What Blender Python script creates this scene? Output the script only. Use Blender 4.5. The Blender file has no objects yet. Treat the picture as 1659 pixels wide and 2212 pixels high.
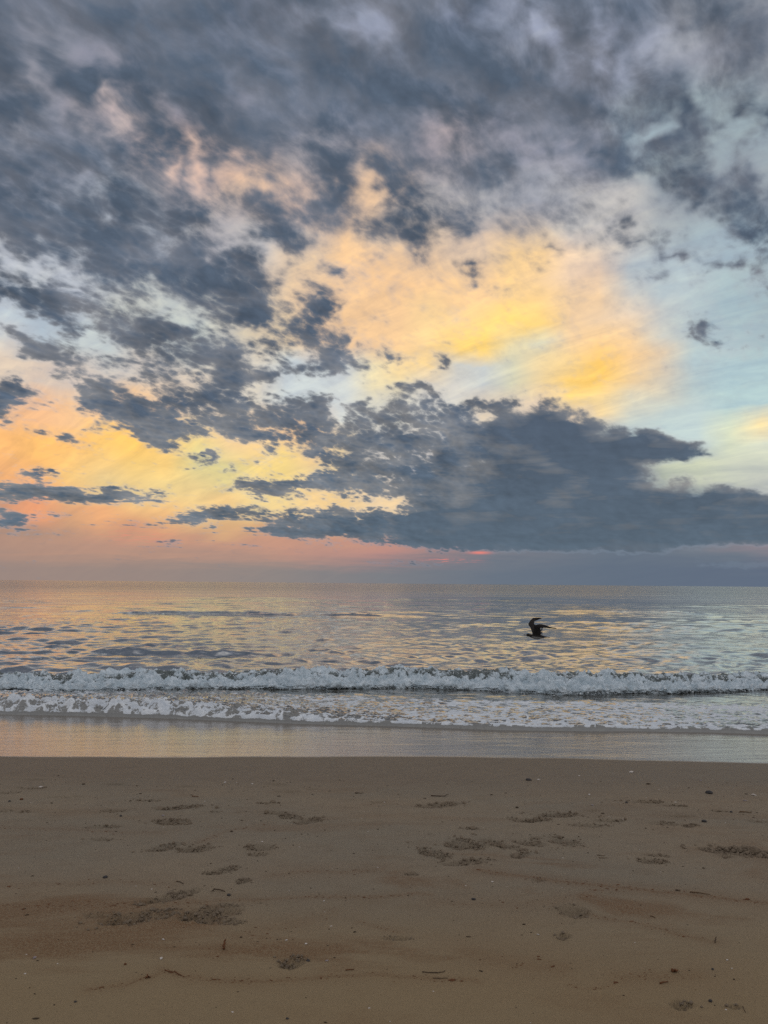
import bpy, math, random
import numpy as np
from mathutils import Vector, Matrix, Euler

SC = bpy.context.scene
COL = SC.collection
rad = math.radians

# ------------------------------------------------------------------ camera
CAM_Z = 1.95
PITCH = 5.3
ROLL = 0.51
FOC = 0.7515            # focal length / picture height
cam_d = bpy.data.cameras.new('camera')
cam = bpy.data.objects.new('camera', cam_d)
COL.objects.link(cam)
cam_d.sensor_fit = 'VERTICAL'
cam_d.sensor_height = 36.0
cam_d.sensor_width = 27.0
cam_d.lens = FOC * 36.0
cam_d.clip_start = 0.05
cam_d.clip_end = 90000.0
cam.location = (0.0, 0.0, CAM_Z)
RC = Matrix.Rotation(rad(90 + PITCH), 3, 'X') @ Matrix.Rotation(rad(ROLL), 3, 'Z')
cam.rotation_euler = RC.to_euler()
SC.camera = cam
RCN = np.array(RC)

def ray(px, py):
    """direction of a point of the photograph (1659 x 2212 scale), used only to measure where things stand"""
    px = np.asarray(px, float); py = np.asarray(py, float)
    f = FOC * 2212.0
    d = np.stack([(px - 829.5) / f, -(py - 1106.0) / f, -np.ones_like(px)], -1)
    d = d @ RCN.T
    return d / np.linalg.norm(d, axis=-1, keepdims=True)

def to_pix(d):
    c = d @ RCN
    f = FOC * 2212.0
    return 829.5 + f * c[..., 0] / -c[..., 2], 1106.0 - f * c[..., 1] / -c[..., 2]

def ground(px, py, z=0.0):
    d = ray(px, py)
    t = (z - CAM_Z) / d[..., 2]
    return d[..., 0] * t, d[..., 1] * t

# ------------------------------------------------------------------ colour management
SC.view_settings.view_transform = 'Standard'
SC.view_settings.look = 'None'
SC.view_settings.exposure = 0.0
SC.view_settings.gamma = 1.0
SC.view_settings.use_curve_mapping = False
SC.render.engine = 'CYCLES'
SC.cycles.max_bounces = 5
SC.cycles.diffuse_bounces = 2
SC.cycles.glossy_bounces = 3
SC.cycles.transmission_bounces = 3
SC.cycles.transparent_max_bounces = 6
SC.cycles.use_denoising = False
SC.cycles.caustics_reflective = False
SC.cycles.caustics_refractive = False

def lin(c):
    c = np.asarray(c, float) / 255.0
    return np.where(c <= 0.04045, c / 12.92, ((c + 0.055) / 1.055) ** 2.4)

# ------------------------------------------------------------------ node helper
class NT:
    def __init__(s, tree):
        s.t = tree; s.n = tree.nodes; s.l = tree.links
    def _set(s, sock, v):
        if isinstance(v, bpy.types.NodeSocket):
            s.l.new(v, sock)
        elif v is not None:
            if hasattr(sock.default_value, '__len__'):
                if not hasattr(v, '__len__'):
                    v = (v,) * len(sock.default_value)
                v = tuple(float(q) for q in v)
                if len(sock.default_value) == 4 and len(v) == 3:
                    v = v + (1.0,)
                sock.default_value = v
            else:
                sock.default_value = v
    def m(s, op, a, b=None, c=None, clamp=False):
        n = s.n.new('ShaderNodeMath'); n.operation = op; n.use_clamp = clamp
        for i, v in enumerate((a, b, c)):
            if v is not None: s._set(n.inputs[i], v)
        return n.outputs[0]
    def v(s, op, a, b=None, scale=None, c=None):
        n = s.n.new('ShaderNodeVectorMath'); n.operation = op
        s._set(n.inputs[0], a)
        if b is not None: s._set(n.inputs[1], b)
        if c is not None: s._set(n.inputs[2], c)
        if scale is not None: s._set(n.inputs['Scale'], scale)
        return n.outputs['Value'] if op in ('LENGTH', 'DOT_PRODUCT', 'DISTANCE') else n.outputs[0]
    def sep(s, a):
        n = s.n.new('ShaderNodeSeparateXYZ'); s._set(n.inputs[0], a); return n.outputs
    def comb(s, x, y, z):
        n = s.n.new('ShaderNodeCombineXYZ')
        for i, v in enumerate((x, y, z)): s._set(n.inputs[i], v)
        return n.outputs[0]
    def noise(s, vec, scale, detail=6, rough=0.55, dist=0.0, lac=2.0, color=False):
        n = s.n.new('ShaderNodeTexNoise'); n.noise_dimensions = '3D'
        s._set(n.inputs['Vector'], vec); s._set(n.inputs['Scale'], scale)
        s._set(n.inputs['Detail'], detail); s._set(n.inputs['Roughness'], rough)
        s._set(n.inputs['Distortion'], dist); s._set(n.inputs['Lacunarity'], lac)
        return n.outputs['Color' if color else 0]
    def voronoi(s, vec, scale, feature='F1', rand=1.0, out='Distance'):
        n = s.n.new('ShaderNodeTexVoronoi'); n.feature = feature
        s._set(n.inputs['Vector'], vec); s._set(n.inputs['Scale'], scale)
        s._set(n.inputs['Randomness'], rand)
        return n.outputs[out]
    def rng(s, v, a, b, c=0.0, d=1.0, smooth=True):
        n = s.n.new('ShaderNodeMapRange'); n.interpolation_type = 'SMOOTHSTEP' if smooth else 'LINEAR'
        s._set(n.inputs[0], v)
        for i, q in enumerate((a, b, c, d)): s._set(n.inputs[1 + i], q)
        return n.outputs[0]
    def mix(s, f, a, b, mode='MIX'):
        n = s.n.new('ShaderNodeMix'); n.data_type = 'RGBA'; n.blend_type = mode; n.clamp_factor = True
        s._set(n.inputs[0], f); s._set(n.inputs[6], a); s._set(n.inputs[7], b)
        return n.outputs[2]
    def mixf(s, f, a, b):
        n = s.n.new('ShaderNodeMix'); n.data_type = 'FLOAT'
        s._set(n.inputs[0], f); s._set(n.inputs[2], a); s._set(n.inputs[3], b)
        return n.outputs[0]
    def ramp(s, fac, cols, interp='LINEAR'):
        n = s.n.new('ShaderNodeValToRGB'); n.color_ramp.interpolation = interp
        e = n.color_ramp.elements
        k = len(cols)
        pos = [i / (k - 1) for i in range(k)]
        e[0].position = 0.0; e[-1].position = 1.0
        for p in pos[1:-1]: e.new(p)
        for i, c in enumerate(cols):
            e[i].color = (float(c[0]), float(c[1]), float(c[2]), 1.0)
        s._set(n.inputs[0], fac)
        return n.outputs[0]

# ------------------------------------------------------------------ sky
# coverage strokes: (x, y, rx, ry, angle down-right in degrees, cloud cover, softness)
E, P = 'E', 'P'
COVER = [
 (P, [(-50,-200),(1720,-200),(1720,330),(1300,330),(1000,300),(700,330),(500,560),(-50,560)], .93, 40),
 # dark masses at the top
 (P, [(540,20),(1000,40),(1300,180),(1500,250),(1720,420),(1720,570),(1500,480),(1250,360),(1000,285),(800,225),(640,180)], 1.02, 22),
 (P, [(-50,390),(240,400),(400,500),(540,560),(650,690),(560,730),(420,650),(300,650),(-50,540)], 1.04, 18),
 (P, [(-50,-100),(300,-60),(560,120),(620,260),(420,220),(200,120),(-50,90)], .88, 30),
 (P, [(-50,250),(120,300),(300,400),(430,520),(250,480),(-50,400)], .95, 25),
 (P, [(620,215),(900,270),(1130,360),(1060,420),(900,380),(780,320),(640,300)], .80, 22),
 (E, 560, 250, 90, 40, 25, .9, 20), (E, 330, 230, 60, 25, 50, .85, 20), (E, 480, 330, 40, 60, -40, .8, 20),
 (E, 1040, 160, 160, 70, 10, 1.0, 30), (E, 1250, 150, 80, 60, 10, .95, 30), (E, 1560, 110, 70, 60, 20, .85, 25),
 (E, 1370, 130, 60, 60, 10, .85, 20), (E,150,330,60,40,45,.9,20), (E,90,240,30,60,-30,.85,20),
 (E, 1620, 480, 70, 60, 30, .95, 18), (E, 1450, 330, 90, 50, 30, .95, 20),
 (P, [(-50,-100),(620,-60),(640,250),(560,330),(400,300),(200,350),(-50,420)], .98, 30),
 # gaps in the upper deck
 (E, 232, 222, 22, 40, -20, .30, 14), (E, 262, 275, 20, 40, -20, .38, 14), (E, 58, 165, 26, 58, -28, .38, 16),
 (E, 195, 405, 16, 40, -25, .45, 12), (E, 245, 465, 40, 14, 40, .5, 12),
 (E, 185, 95, 50, 30, 20, .55, 20), (E, 105, 235, 30, 40, -35, .5, 20), (E, 120, 15, 60, 25, 10, .58, 25),
 (E, 405, 270, 14, 50, -25, .35, 12), (E, 425, 345, 16, 40, -20, .22, 12), (E, 445, 395, 18, 24, 0, .15, 10),
 (E, 360, 215, 45, 20, 30, .48, 15), (E, 200, 290, 70, 20, 40, .55, 18), (E, 380, 370, 20, 25, 0, .45, 12),
 (E, 790, 60, 90, 25, 15, .60, 20), (E, 640, 30, 40, 25, 10, .55, 20), (E, 560, 20, 60, 20, 10, .6, 20),
 (E, 730, 40, 60, 20, 15, .55, 18), (E, 940, 20, 60, 20, 0, .58, 16), (E, 830, 35, 40, 20, 10, .55, 16),
 (E, 1190, 80, 30, 45, -20, .42, 18), (E, 1290, 60, 35, 25, 30, .5, 18), (E, 1320, 95, 30, 30, 0, .5, 18),
 (E, 1170, 30, 20, 30, 0, .5, 15), (E, 1480, 30, 50, 20, 10, .45, 20), (E, 1420, 90, 40, 30, 40, .5, 15),
 (E, 1435, 95, 20, 12, 0, .25, 10), (E, 1330, 165, 30, 30, 30, .55, 18), (E, 1290, 190, 26, 18, 0, .5, 14),
 (E, 1432, 268, 24, 26, 0, .12, 12), (E, 1535, 220, 30, 26, 20, .3, 14), (E, 1600, 285, 55, 30, 25, .15, 14),
 (E, 1550, 250, 30, 20, 20, .3, 12), (E, 1650, 200, 20, 30, 0, .3, 12), (E, 1580, 180, 40, 20, 0, .5, 12),
 (E, 1560, 340, 36, 12, 20, .42, 12), (E, 1640, 330, 30, 14, 20, .35, 12), (E,1380,300,20,30,0,.55,14),
 (E, 1490, 120, 60, 40, 20, .62, 20), (E, 1200, 340, 60, 20, 15, .55, 16), (E, 1330, 305, 40, 14, 15, .5, 14),
 # bright break under the upper deck
 (P, [(490,360),(590,320),(700,330),(770,320),(850,360),(960,300),(1090,330),(1260,390),(1420,420),(1720,600),(1720,960),(1300,900),(1100,850),(980,830),(780,800),(770,700),(650,600),(560,520),(480,480)], .16, 16),
 (P, [(940,290),(1100,330),(1240,400),(1460,470),(1720,600),(1720,560),(1480,440),(1280,350),(1050,290)], .52, 16),
 (E, 980, 300, 110, 12, 18, .18, 10), (E, 1170, 360, 90, 30, 20, .46, 20), (E, 1300, 420, 90, 25, 25, .42, 20),
 (P, [(500,350),(700,310),(950,310),(1240,360),(1300,460),(1120,520),(900,490),(700,500),(560,470)], .47, 20),
 (E, 870, 320, 170, 55, 14, .82, 26), (E, 700, 290, 90, 45, 20, .86, 22), (E, 1060, 360, 110, 45, 18, .74, 24), (E, 800, 388, 24, 34, -20, .16, 12), (E, 550, 395, 26, 34, 0, .22, 12),
 # puffs
 (E, 600, 470, 46, 60, 20, 1.00, 14), (E, 640, 520, 40, 40, 20, 1.00, 12), (E, 560, 500, 30, 30, 0, 0.80, 12),
 (E, 710, 395, 30, 66, -18, 1.00, 12), (E, 695, 460, 22, 40, 0, 1.00, 12), (E, 610, 370, 50, 26, 10, 0.80, 14),
 (E, 640, 430, 20, 30, 0, 0.70, 12), (E, 745, 350, 30, 26, 0, 0.85, 12), (E, 770, 470, 40, 30, 20, 0.87, 14),
 (E, 810, 510, 36, 40, 20, 0.85, 12), (E, 870, 425, 55, 36, 35, 1.00, 12), (E, 905, 455, 30, 24, 20, 1.00, 10),
 (E, 830, 380, 40, 26, 20, 1.00, 12), (E, 945, 395, 40, 40, 0, 0.80, 14), (E, 1010, 385, 60, 30, 15, 0.87, 14),
 (E, 1085, 385, 50, 30, 20, 1.00, 14), (E, 990, 340, 40, 16, 20, 1.00, 10), (E, 1000, 455, 45, 30, 25, 1.00, 12), (E, 1110, 450, 50, 24, 20, 0.75, 14),
 (E, 900, 525, 36, 34, 20, 1.00, 11), (E, 930, 540, 24, 16, 0, 1.00, 10), (E, 875, 495, 26, 30, 0, 0.85, 10),
 (E, 1130, 500, 60, 18, 20, 0.70, 12), (E, 1195, 540, 42, 22, 20, 1.00, 10), (E, 1010, 590, 42, 18, 30, 0.93, 9),
 (E, 738, 592, 26, 28, 0, 1.00, 8), (E, 745, 640, 22, 26, 30, 0.30, 10), (E, 1220, 470, 50, 26, 20, 0.75, 14), (E, 1190, 420, 40, 30, 0, 0.80, 14),
 (E, 1380, 520, 70, 26, 20, 0.91, 12), (E, 1450, 545, 60, 22, 15, 0.97, 11), (E, 1520, 560, 50, 18, 20, 0.91, 10),
 (E, 1340, 490, 40, 18, 20, 0.80, 10), (E, 1610, 575, 48, 22, 30, 1.00, 9), (E, 1655, 605, 40, 16, 25, 1.00, 9),
 (E, 1440, 600, 90, 12, 15, 0.73, 8), (E, 1400, 480, 120, 10, 22, 0.35, 8), (E, 1520, 500, 110, 9, 25, 0.16, 8),
 (E, 1620, 540, 70, 8, 28, 0.16, 8), (E, 1520, 715, 46, 12, -12, 0.75, 9), (E, 1570, 738, 50, 10, -10, 0.71, 9), (E, 1640, 660, 30, 60, 0, 0.36, 20),
 (E, 1490, 640, 90, 10, 10, 0.38, 9), (E, 1440, 850, 80, 14, -25, 0.42, 12),
 (E, 520, 430, 40, 50, 20, 0.74, 18), (E, 590, 340, 50, 24, 20, 0.74, 16), (E, 680, 300, 70, 30, 20, 0.84, 18), (E, 660, 400, 26, 40, -20, 0.74, 14),
 (E, 560, 450, 36, 40, 20, 0.84, 14), (E, 700, 530, 36, 40, 20, 0.58, 16), (E, 840, 460, 30, 40, 20, 0.78, 14), (E, 950, 470, 40, 40, 20, 0.70, 16), (E, 1060, 470, 60, 30, 20, 0.67, 16),
 (E, 930, 600, 50, 16, 20, 0.36, 12), (E, 860, 570, 40, 20, 20, 0.42, 12), (E, 1080, 540, 50, 16, 20, 0.42, 12), (E, 1150, 440, 60, 40, 20, 0.68, 18), (E, 1240, 410, 60, 40, 20, 0.70, 20), (E, 1300, 540, 60, 16, 20, 0.36, 14),
 # left middle: torn banks
 (P, [(-50,540),(120,560),(300,620),(420,640),(540,720),(640,700),(700,640),(780,760),(780,800),(600,830),(420,860),(280,830),(150,800),(-50,690)], .66, 14),
 (P, [(-50,600),(60,590),(200,650),(330,690),(420,760),(300,750),(150,720),(-50,640)], .93, 12),
 (E, 40, 570, 70, 14, 22, .16, 8), (E, 120, 600, 60, 10, 25, .28, 8), (E, 330, 660, 50, 12, 35, .26, 8), (E, 260, 630, 40, 9, 20, .4, 8),
 (E, 400, 715, 26, 36, -30, .25, 9), (E, 500, 690, 60, 12, 15, .34, 9), (E, 580, 700, 60, 14, -12, .22, 8),
 (E, 610, 600, 26, 30, -20, .42, 12), (E, 600, 660, 40, 16, 20, .5, 10), (E, 480, 505, 36, 36, 0, .38, 16), (E, 520, 540, 40, 30, 20, .42, 14),
 (E, 110, 700, 120, 12, 24, .10, 9), (E, 220, 745, 80, 12, 20, .12, 9), (E, 30, 690, 60, 14, 10, .08, 10),
 (E, 450, 640, 70, 30, 25, .95, 12), (E, 540, 610, 60, 40, 30, .96, 12), (E, 340, 720, 60, 22, 35, .92, 10),
 (E, 685, 670, 38, 56, -12, .95, 11), (E, 715, 715, 40, 26, 20, .9, 10), (E, 660, 740, 60, 20, 20, .75, 10),
 (E, 735, 770, 40, 26, 10, .92, 9), (E, 490, 795, 66, 34, 18, 1.0, 11), (E, 430, 740, 50, 18, 30, .78, 10),
 (E, 540, 750, 60, 18, 20, .72, 10), (E, 600, 775, 50, 14, 10, .6, 10), (E, 380, 790, 40, 16, 15, .7, 10),
 (E, 90, 762, 66, 26, 22, .97, 9), (E, 30, 735, 40, 14, 10, .8, 9), (E, 150, 790, 30, 12, 10, .7, 8), (E, 230, 700, 60, 20, 20, .55, 10),
 (E, 850, 775, 50, 18, 8, .85, 8), (E, 955, 785, 30, 14, 30, .85, 8), (E, 820, 760, 20, 14, 0, .7, 8), (E, 900, 768, 20, 10, 0, .6, 7),
 (E, 640, 828, 60, 14, 0, .14, 9), (E, 740, 835, 60, 12, -5, .12, 9), (E, 560, 838, 40, 10, 20, .22, 9),
 (E, 820, 812, 90, 14, 0, .06, 10), (E, 240, 800, 40, 10, 20, .3, 8),
 # bank crossing the whole width
 (P, [(140,840),(250,800),(330,850),(460,840),(560,860),(700,850),(740,870),(820,845),(900,832),(960,840),(1020,850),(1090,850),(1140,868),(1180,856),(1240,868),(1290,905),(1380,920),(1460,945),(1560,965),(1535,990),(1440,1006),(1400,1035),(1500,1060),(1720,1060),(1720,1180),(1560,1178),(1380,1192),(1000,1187),(830,1172),(640,1168),(545,1135),(560,1110),(720,1104),(860,1104),(862,1080),(640,1062),(470,1045),(560,1030),(690,1020),(690,990),(640,970),(560,965),(430,950),(340,960),(260,915)], .78, 7),
 (P, [(1000,900),(1120,885),(1290,925),(1540,970),(1440,1000),(1380,1060),(1720,1085),(1720,1170),(1380,1186),(900,1178),(700,1165),(600,1140),(880,1120),(900,1060),(940,980)], 1.0, 14),
 (E, 1600, 1062, 90, 8, 4, .8, 6), (E, 1500, 1038, 60, 5, 5, .75, 5), (E, 1480, 1022, 90, 8, 6, .22, 6), (E, 1440, 1052, 60, 5, 8, .55, 5),
 (E, 1560, 1040, 60, 4, 5, .4, 5), (E, 1330, 1035, 40, 4, 4, .66, 6), (E, 1300, 938, 40, 8, 8, .7, 8), (E, 1060, 1005, 26, 6, 10, .5, 7), (E, 930, 985, 20, 10, 30, .5, 7),
 (E, 1050, 895, 24, 8, 20, .38, 7), (E, 1100, 880, 20, 7, 20, .5, 7), (E, 960, 880, 26, 8, 30, .45, 7), (E, 880, 865, 22, 12, 30, .4, 7),
 (E, 820, 870, 30, 14, 20, .45, 8), (E, 750, 895, 30, 10, 30, .45, 8), (E, 1200, 905, 50, 6, 5, .42, 6), (E, 1250, 890, 20, 8, 0, .4, 6),
 (E, 640, 945, 10, 26, 0, .4, 7), (E, 725, 1000, 12, 14, 0, .45, 7), (E, 500, 900, 40, 8, 20, .6, 7), (E, 600, 885, 40, 6, 10, .6, 8),
 (E, 300, 850, 40, 9, 30, .35, 8), (E, 420, 830, 50, 9, 15, .5, 8), (E, 290, 900, 26, 8, 0, .4, 7), (E, 190, 880, 20, 9, 0, .45, 7),
 (E, 200, 850, 46, 26, 10, .9, 9), (E, 260, 885, 50, 20, 10, .9, 8), (E, 340, 900, 50, 24, 10, .95, 8), (E, 340, 962, 50, 14, 4, .85, 7),
 (E, 500, 975, 16, 10, 0, .8, 6), (E, 455, 986, 28, 9, 0, .95, 5), (E, 560, 988, 30, 10, 5, .75, 6), (E, 620, 1000, 90, 8, 2, .14, 6), (E,530,1015,60,6,0,.3,6),
 (E, 20, 852, 50, 32, 25, .97, 10), (E, 100, 865, 26, 12, 0, .55, 8), (E, 100, 930, 60, 12, 8, .85, 7), (E, 15, 915, 20, 14, 0, .85, 7),
 (E, 60, 885, 30, 10, 10, .3, 8), (E, 150, 910, 40, 8, 0, .3, 7),
 (E, 420, 1010, 26, 5, 0, .62, 4), (E, 236, 968, 16, 8, 0, .7, 5), (E, 180, 1040, 40, 6, 3, .7, 5), (E, 300, 940, 22, 10, 0, .8, 6), (E, 395, 950, 24, 9, 0, .75, 6), (E, 590, 960, 30, 8, 5, .7, 6),
 (E, 520, 1058, 40, 6, 0, .72, 5), (E, 600, 1062, 60, 7, 0, .75, 5), (E, 440, 1070, 26, 4, 0, .6, 4), (E, 700, 1075, 60, 6, 0, .7, 5), (E, 360, 1060, 20, 4, 0, .55, 4), (E, 60, 820, 40, 10, 15, .6, 7), (E, 230, 930, 60, 12, 5, .66, 7), (E, 160, 945, 30, 9, 0, .7, 6),
 # low strips on the left
 (P, [(-50,1042),(60,1040),(180,1058),(300,1074),(330,1084),(230,1092),(90,1086),(-50,1078)], .97, 5),
 (E, 100, 1018, 36, 7, 5, .8, 5), (E, 120, 1034, 100, 7, 3, .72, 6), (E, 20, 1028, 40, 6, 3, .6, 5), (E, 270, 1050, 30, 4, 0, .55, 4),
 (E, 400, 1045, 40, 4, 0, .55, 4), (E, 330, 1078, 50, 4, 0, .7, 4), (E, 520, 1030, 60, 6, 0, .7, 5), (E, 560, 1080, 24, 6, 0, .75, 5),
 (E, 480, 1102, 90, 8, 3, .85, 5), (E, 620, 1098, 60, 7, 0, .8, 5), (E, 400, 1124, 130, 4, -2, .85, 4), (E, 100, 1104, 66, 7, 5, .7, 5),
 (E, 20, 1112, 60, 7, 2, .7, 5), (E, 20, 1135, 70, 12, 3, .6, 8), (E, 130, 1152, 90, 4, -2, .55, 5), (E, 700, 1093, 150, 5, 0, .35, 5),
 (E, 230, 1108, 14, 4, 0, .5, 4), (E, 640, 1080, 160, 6, 2, .12, 5),
 (E, 960, 1184, 120, 4, 2, .9, 4), (E, 780, 1166, 90, 3, 0, .2, 3), (E, 860, 1178, 90, 3, 2, .15, 3),
 # dull air over the horizon
 (E, 900, 1222, 90, 7, 3, .5, 5), (E, 1590, 1215, 120, 10, 0, .5, 6),
]
# colours behind the cloud, (x, y, sRGB, radius)
BACK = [
 (0,0,(138,140,156),260),(400,0,(134,140,160),260),(830,0,(155,164,189),240),(1250,40,(170,178,200),200),(1600,40,(168,170,178),200),
 (60,170,(162,158,166),120),(235,230,(214,190,182),90),(110,300,(150,152,166),140),(420,350,(236,196,172),90),(250,470,(174,181,191),120),
 (800,180,(140,145,165),200),(1100,300,(156,154,168),160),(1430,270,(160,179,186),90),(1590,260,(157,175,181),120),(1560,420,(154,163,170),120),(1200,160,(153,159,178),160),
 (545,395,(244,200,160),60),(620,410,(236,196,165),60),(800,385,(246,204,160),60),(700,330,(205,190,185),70),(980,305,(196,176,174),70),(490,500,(196,188,184),80),
 (540,540,(200,196,194),60),(640,600,(232,202,166),60),(720,640,(244,200,150),80),(850,600,(246,200,148),80),(880,520,(222,196,168),60),(940,440,(202,192,186),60),
 (1030,520,(228,200,172),60),(1120,560,(246,206,146),60),(1250,580,(236,206,176),70),(1060,430,(188,184,182),70),(1150,400,(172,174,182),80),(1300,480,(200,196,192),80),
 (1000,640,(247,204,150),80),(1120,660,(249,208,142),70),(1020,735,(255,212,112),46),(1120,702,(255,214,112),50),(1180,690,(252,212,126),36),(940,700,(247,210,150),70),(840,700,(243,200,150),70),
 (1250,660,(240,204,160),70),(1360,690,(228,205,180),70),(1340,740,(248,204,140),60),(1300,790,(255,204,100),54),(1240,830,(255,206,104),40),(1250,850,(250,214,130),45),(1200,800,(240,208,150),45),(1120,800,(214,210,180),50),
 (1050,795,(198,203,202),45),(1150,740,(218,214,186),45),(1400,780,(242,200,148),45),(1420,850,(210,205,186),60),(1500,760,(180,198,201),90),(1450,620,(178,193,199),90),
 (1600,680,(161,182,190),100),(1600,500,(169,190,198),90),(1600,830,(171,196,201),90),(1400,900,(185,203,204),70),(1330,880,(240,212,160),45),(1500,930,(189,206,206),60),
 (1640,925,(246,222,165),22),(1590,945,(214,220,190),40),(1650,960,(211,215,196),40),(1600,1000,(197,202,185),60),(1500,1025,(196,202,178),50),(1640,1050,(182,186,181),50),
 (880,790,(252,216,150),45),(820,825,(236,218,170),50),(760,830,(208,213,210),50),(640,830,(203,211,211),50),(600,700,(238,208,160),50),(500,700,(214,206,186),60),
 (520,830,(218,208,190),50),(400,715,(196,204,198),60),(310,660,(204,206,196),60),(100,600,(191,196,203),80),(10,560,(196,200,206),70),(10,690,(187,199,208),60),(110,705,(182,196,204),60),
 (220,745,(196,204,202),60),(10,770,(222,202,180),60),(150,800,(214,196,180),50),(300,800,(214,200,184),60),(420,830,(226,206,180),50),
 (60,885,(246,190,140),50),(180,890,(244,196,146),50),(300,860,(246,198,144),50),(20,950,(247,184,112),50),(120,960,(252,190,108),60),(260,940,(255,200,100),45),(360,975,(250,206,122),50),
 (20,1010,(240,176,116),40),(200,990,(246,202,126),50),(330,1018,(246,206,118),30),(450,1000,(222,208,144),50),(600,1000,(240,210,132),50),(650,950,(246,196,136),40),(520,950,(240,200,150),40),
 (720,1000,(236,206,150),40),(850,880,(216,212,196),50),(960,870,(214,210,200),50),(1080,880,(224,206,180),50),(1200,900,(235,208,175),50),(900,980,(200,192,184),60),(1060,1005,(196,190,178),60),
 (240,1045,(230,200,140),40),(400,1050,(232,206,142),50),(550,1060,(238,210,146),40),(700,1092,(242,206,146),40),(820,1085,(244,212,164),30),(450,1085,(243,204,138),40),
 (60,1095,(240,162,116),30),(200,1105,(238,174,122),35),(340,1105,(240,190,128),35),(20,1125,(195,147,120),30),(150,1130,(212,161,122),35),(320,1145,(216,157,120),35),(480,1140,(217,173,126),35),
 (20,1165,(160,139,126),30),(150,1170,(169,141,126),35),(300,1180,(187,147,126),35),(450,1180,(195,151,126),35),(600,1180,(202,153,128),30),(720,1176,(208,157,126),22),(820,1186,(199,151,128),22),(880,1196,(186,143,130),20),
 (0,1210,(150,134,128),40),(200,1210,(160,136,130),40),(400,1212,(159,139,128),40),(600,1212,(158,140,136),40),(760,1218,(140,134,136),40),
 (0,1250,(146,132,126),40),(300,1250,(152,134,128),40),(600,1252,(144,134,132),40),(830,1250,(124,128,136),50),(1050,1255,(108,118,132),60),(1300,1260,(100,112,130),80),(1600,1262,(96,110,130),80),
 (980,1208,(164,133,132),24),(1040,1196,(162,131,130),24),(1130,1205,(130,128,138),40),(1250,1210,(112,122,136),60),(1450,1200,(118,124,138),60),(1600,1178,(156,136,142),36),(1650,1170,(160,140,146),30),(1500,1185,(130,130,140),40),
 (1200,1100,(100,115,132),120),(1000,1000,(112,117,130),60),(1500,1120,(98,115,132),100),(1600,1225,(100,116,134),40),
]

def raster(nx=416, ny=330, x0=-40., x1=1700., y0=-60., y1=1290.):
    X, Y = np.meshgrid(np.linspace(x0, x1, nx), np.linspace(y0, y1, ny))
    C = np.full(X.shape, 0.02)
    for s in COVER:
        if s[0] == E:
            _, cx, cy, rx, ry, a, val, soft = s
            a = rad(a)
            u = (X - cx) * math.cos(a) + (Y - cy) * math.sin(a)
            v = -(X - cx) * math.sin(a) + (Y - cy) * math.cos(a)
            r = np.sqrt((u / rx) ** 2 + (v / ry) ** 2) + 1e-6
            d = (r - 1) * min(rx, ry)
        else:
            _, pts, val, soft = s
            inside = np.zeros(X.shape, bool); dist = np.full(X.shape, 1e9)
            for (ax, ay), (bx, by) in zip(pts, pts[1:] + pts[:1]):
                c = ((ay > Y) != (by > Y)) & (X < (bx - ax) * (Y - ay) / ((by - ay) or 1e-9) + ax)
                inside ^= c
                t = np.clip(((X - ax) * (bx - ax) + (Y - ay) * (by - ay)) / ((bx - ax) ** 2 + (by - ay) ** 2), 0, 1)
                dist = np.minimum(dist, np.hypot(X - ax - t * (bx - ax), Y - ay - t * (by - ay)))
            d = np.where(inside, -dist, dist)
        w = np.clip(0.5 - d / (2.0 * soft), 0, 1); w = w * w * (3 - 2 * w)
        C = C * (1 - w) + val * w
    return C, (x0, x1, y0, y1)

def sample(C, ext, px, py):
    x0, x1, y0, y1 = ext; ny, nx = C.shape
    fx = np.clip((px - x0) / (x1 - x0) * (nx - 1), 0, nx - 1.001)
    fy = np.clip((py - y0) / (y1 - y0) * (ny - 1), 0, ny - 1.001)
    ix = fx.astype(int); iy = fy.astype(int); a = fx - ix; b = fy - iy
    return ((C[iy, ix] * (1 - a) + C[iy, ix + 1] * a) * (1 - b) + (C[iy + 1, ix] * (1 - a) + C[iy + 1, ix + 1] * a) * b)

AZ = 33.0; EL = 44.0; VP = 0.72
NR = 48                               # rows of cover, three packed in one ramp
NB = 34                               # rows of colour
def el_of_v(v): return EL * v ** (1.0 / VP)
def az_el_pix(az, el):
    a = np.radians(az); e = np.radians(el)
    d = np.stack([np.sin(a) * np.cos(e), np.cos(a) * np.cos(e), np.sin(e)], -1)
    return to_pix(d)
_C, _ext = raster()
azs = np.concatenate([np.linspace(-AZ, 0, 32), np.linspace(0, AZ, 32)])
rows = el_of_v(np.linspace(0, 1, NR))
A_, E_ = np.meshgrid(azs, rows)
cover = sample(_C, _ext, *az_el_pix(A_, E_))
bazs = np.linspace(-AZ, AZ, 32)
brow = el_of_v(np.linspace(0, 1, NB))
A_, E_ = np.meshgrid(bazs, brow)
bx, by = az_el_pix(A_, E_)
wsum = np.zeros(bx.shape); back = np.zeros(bx.shape + (3,))
for (x, y, c, r) in BACK:
    w = np.exp(-((bx - x) ** 2 + ((by - y) * (1.35 if y < 1160 else 1.7)) ** 2) / (2 * (r * .45) ** 2)) + 1e-9 / (1 + ((bx - x) ** 2 + (by - y) ** 2) / 1e4)
    w = w * (60.0 / r)
    wsum += w; back += w[..., None] * lin(c)
back /= wsum[..., None]

world = bpy.data.worlds.new('World'); SC.world = world
world.use_nodes = True
wt = world.node_tree; wt.nodes.clear()
W = NT(wt)
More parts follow.
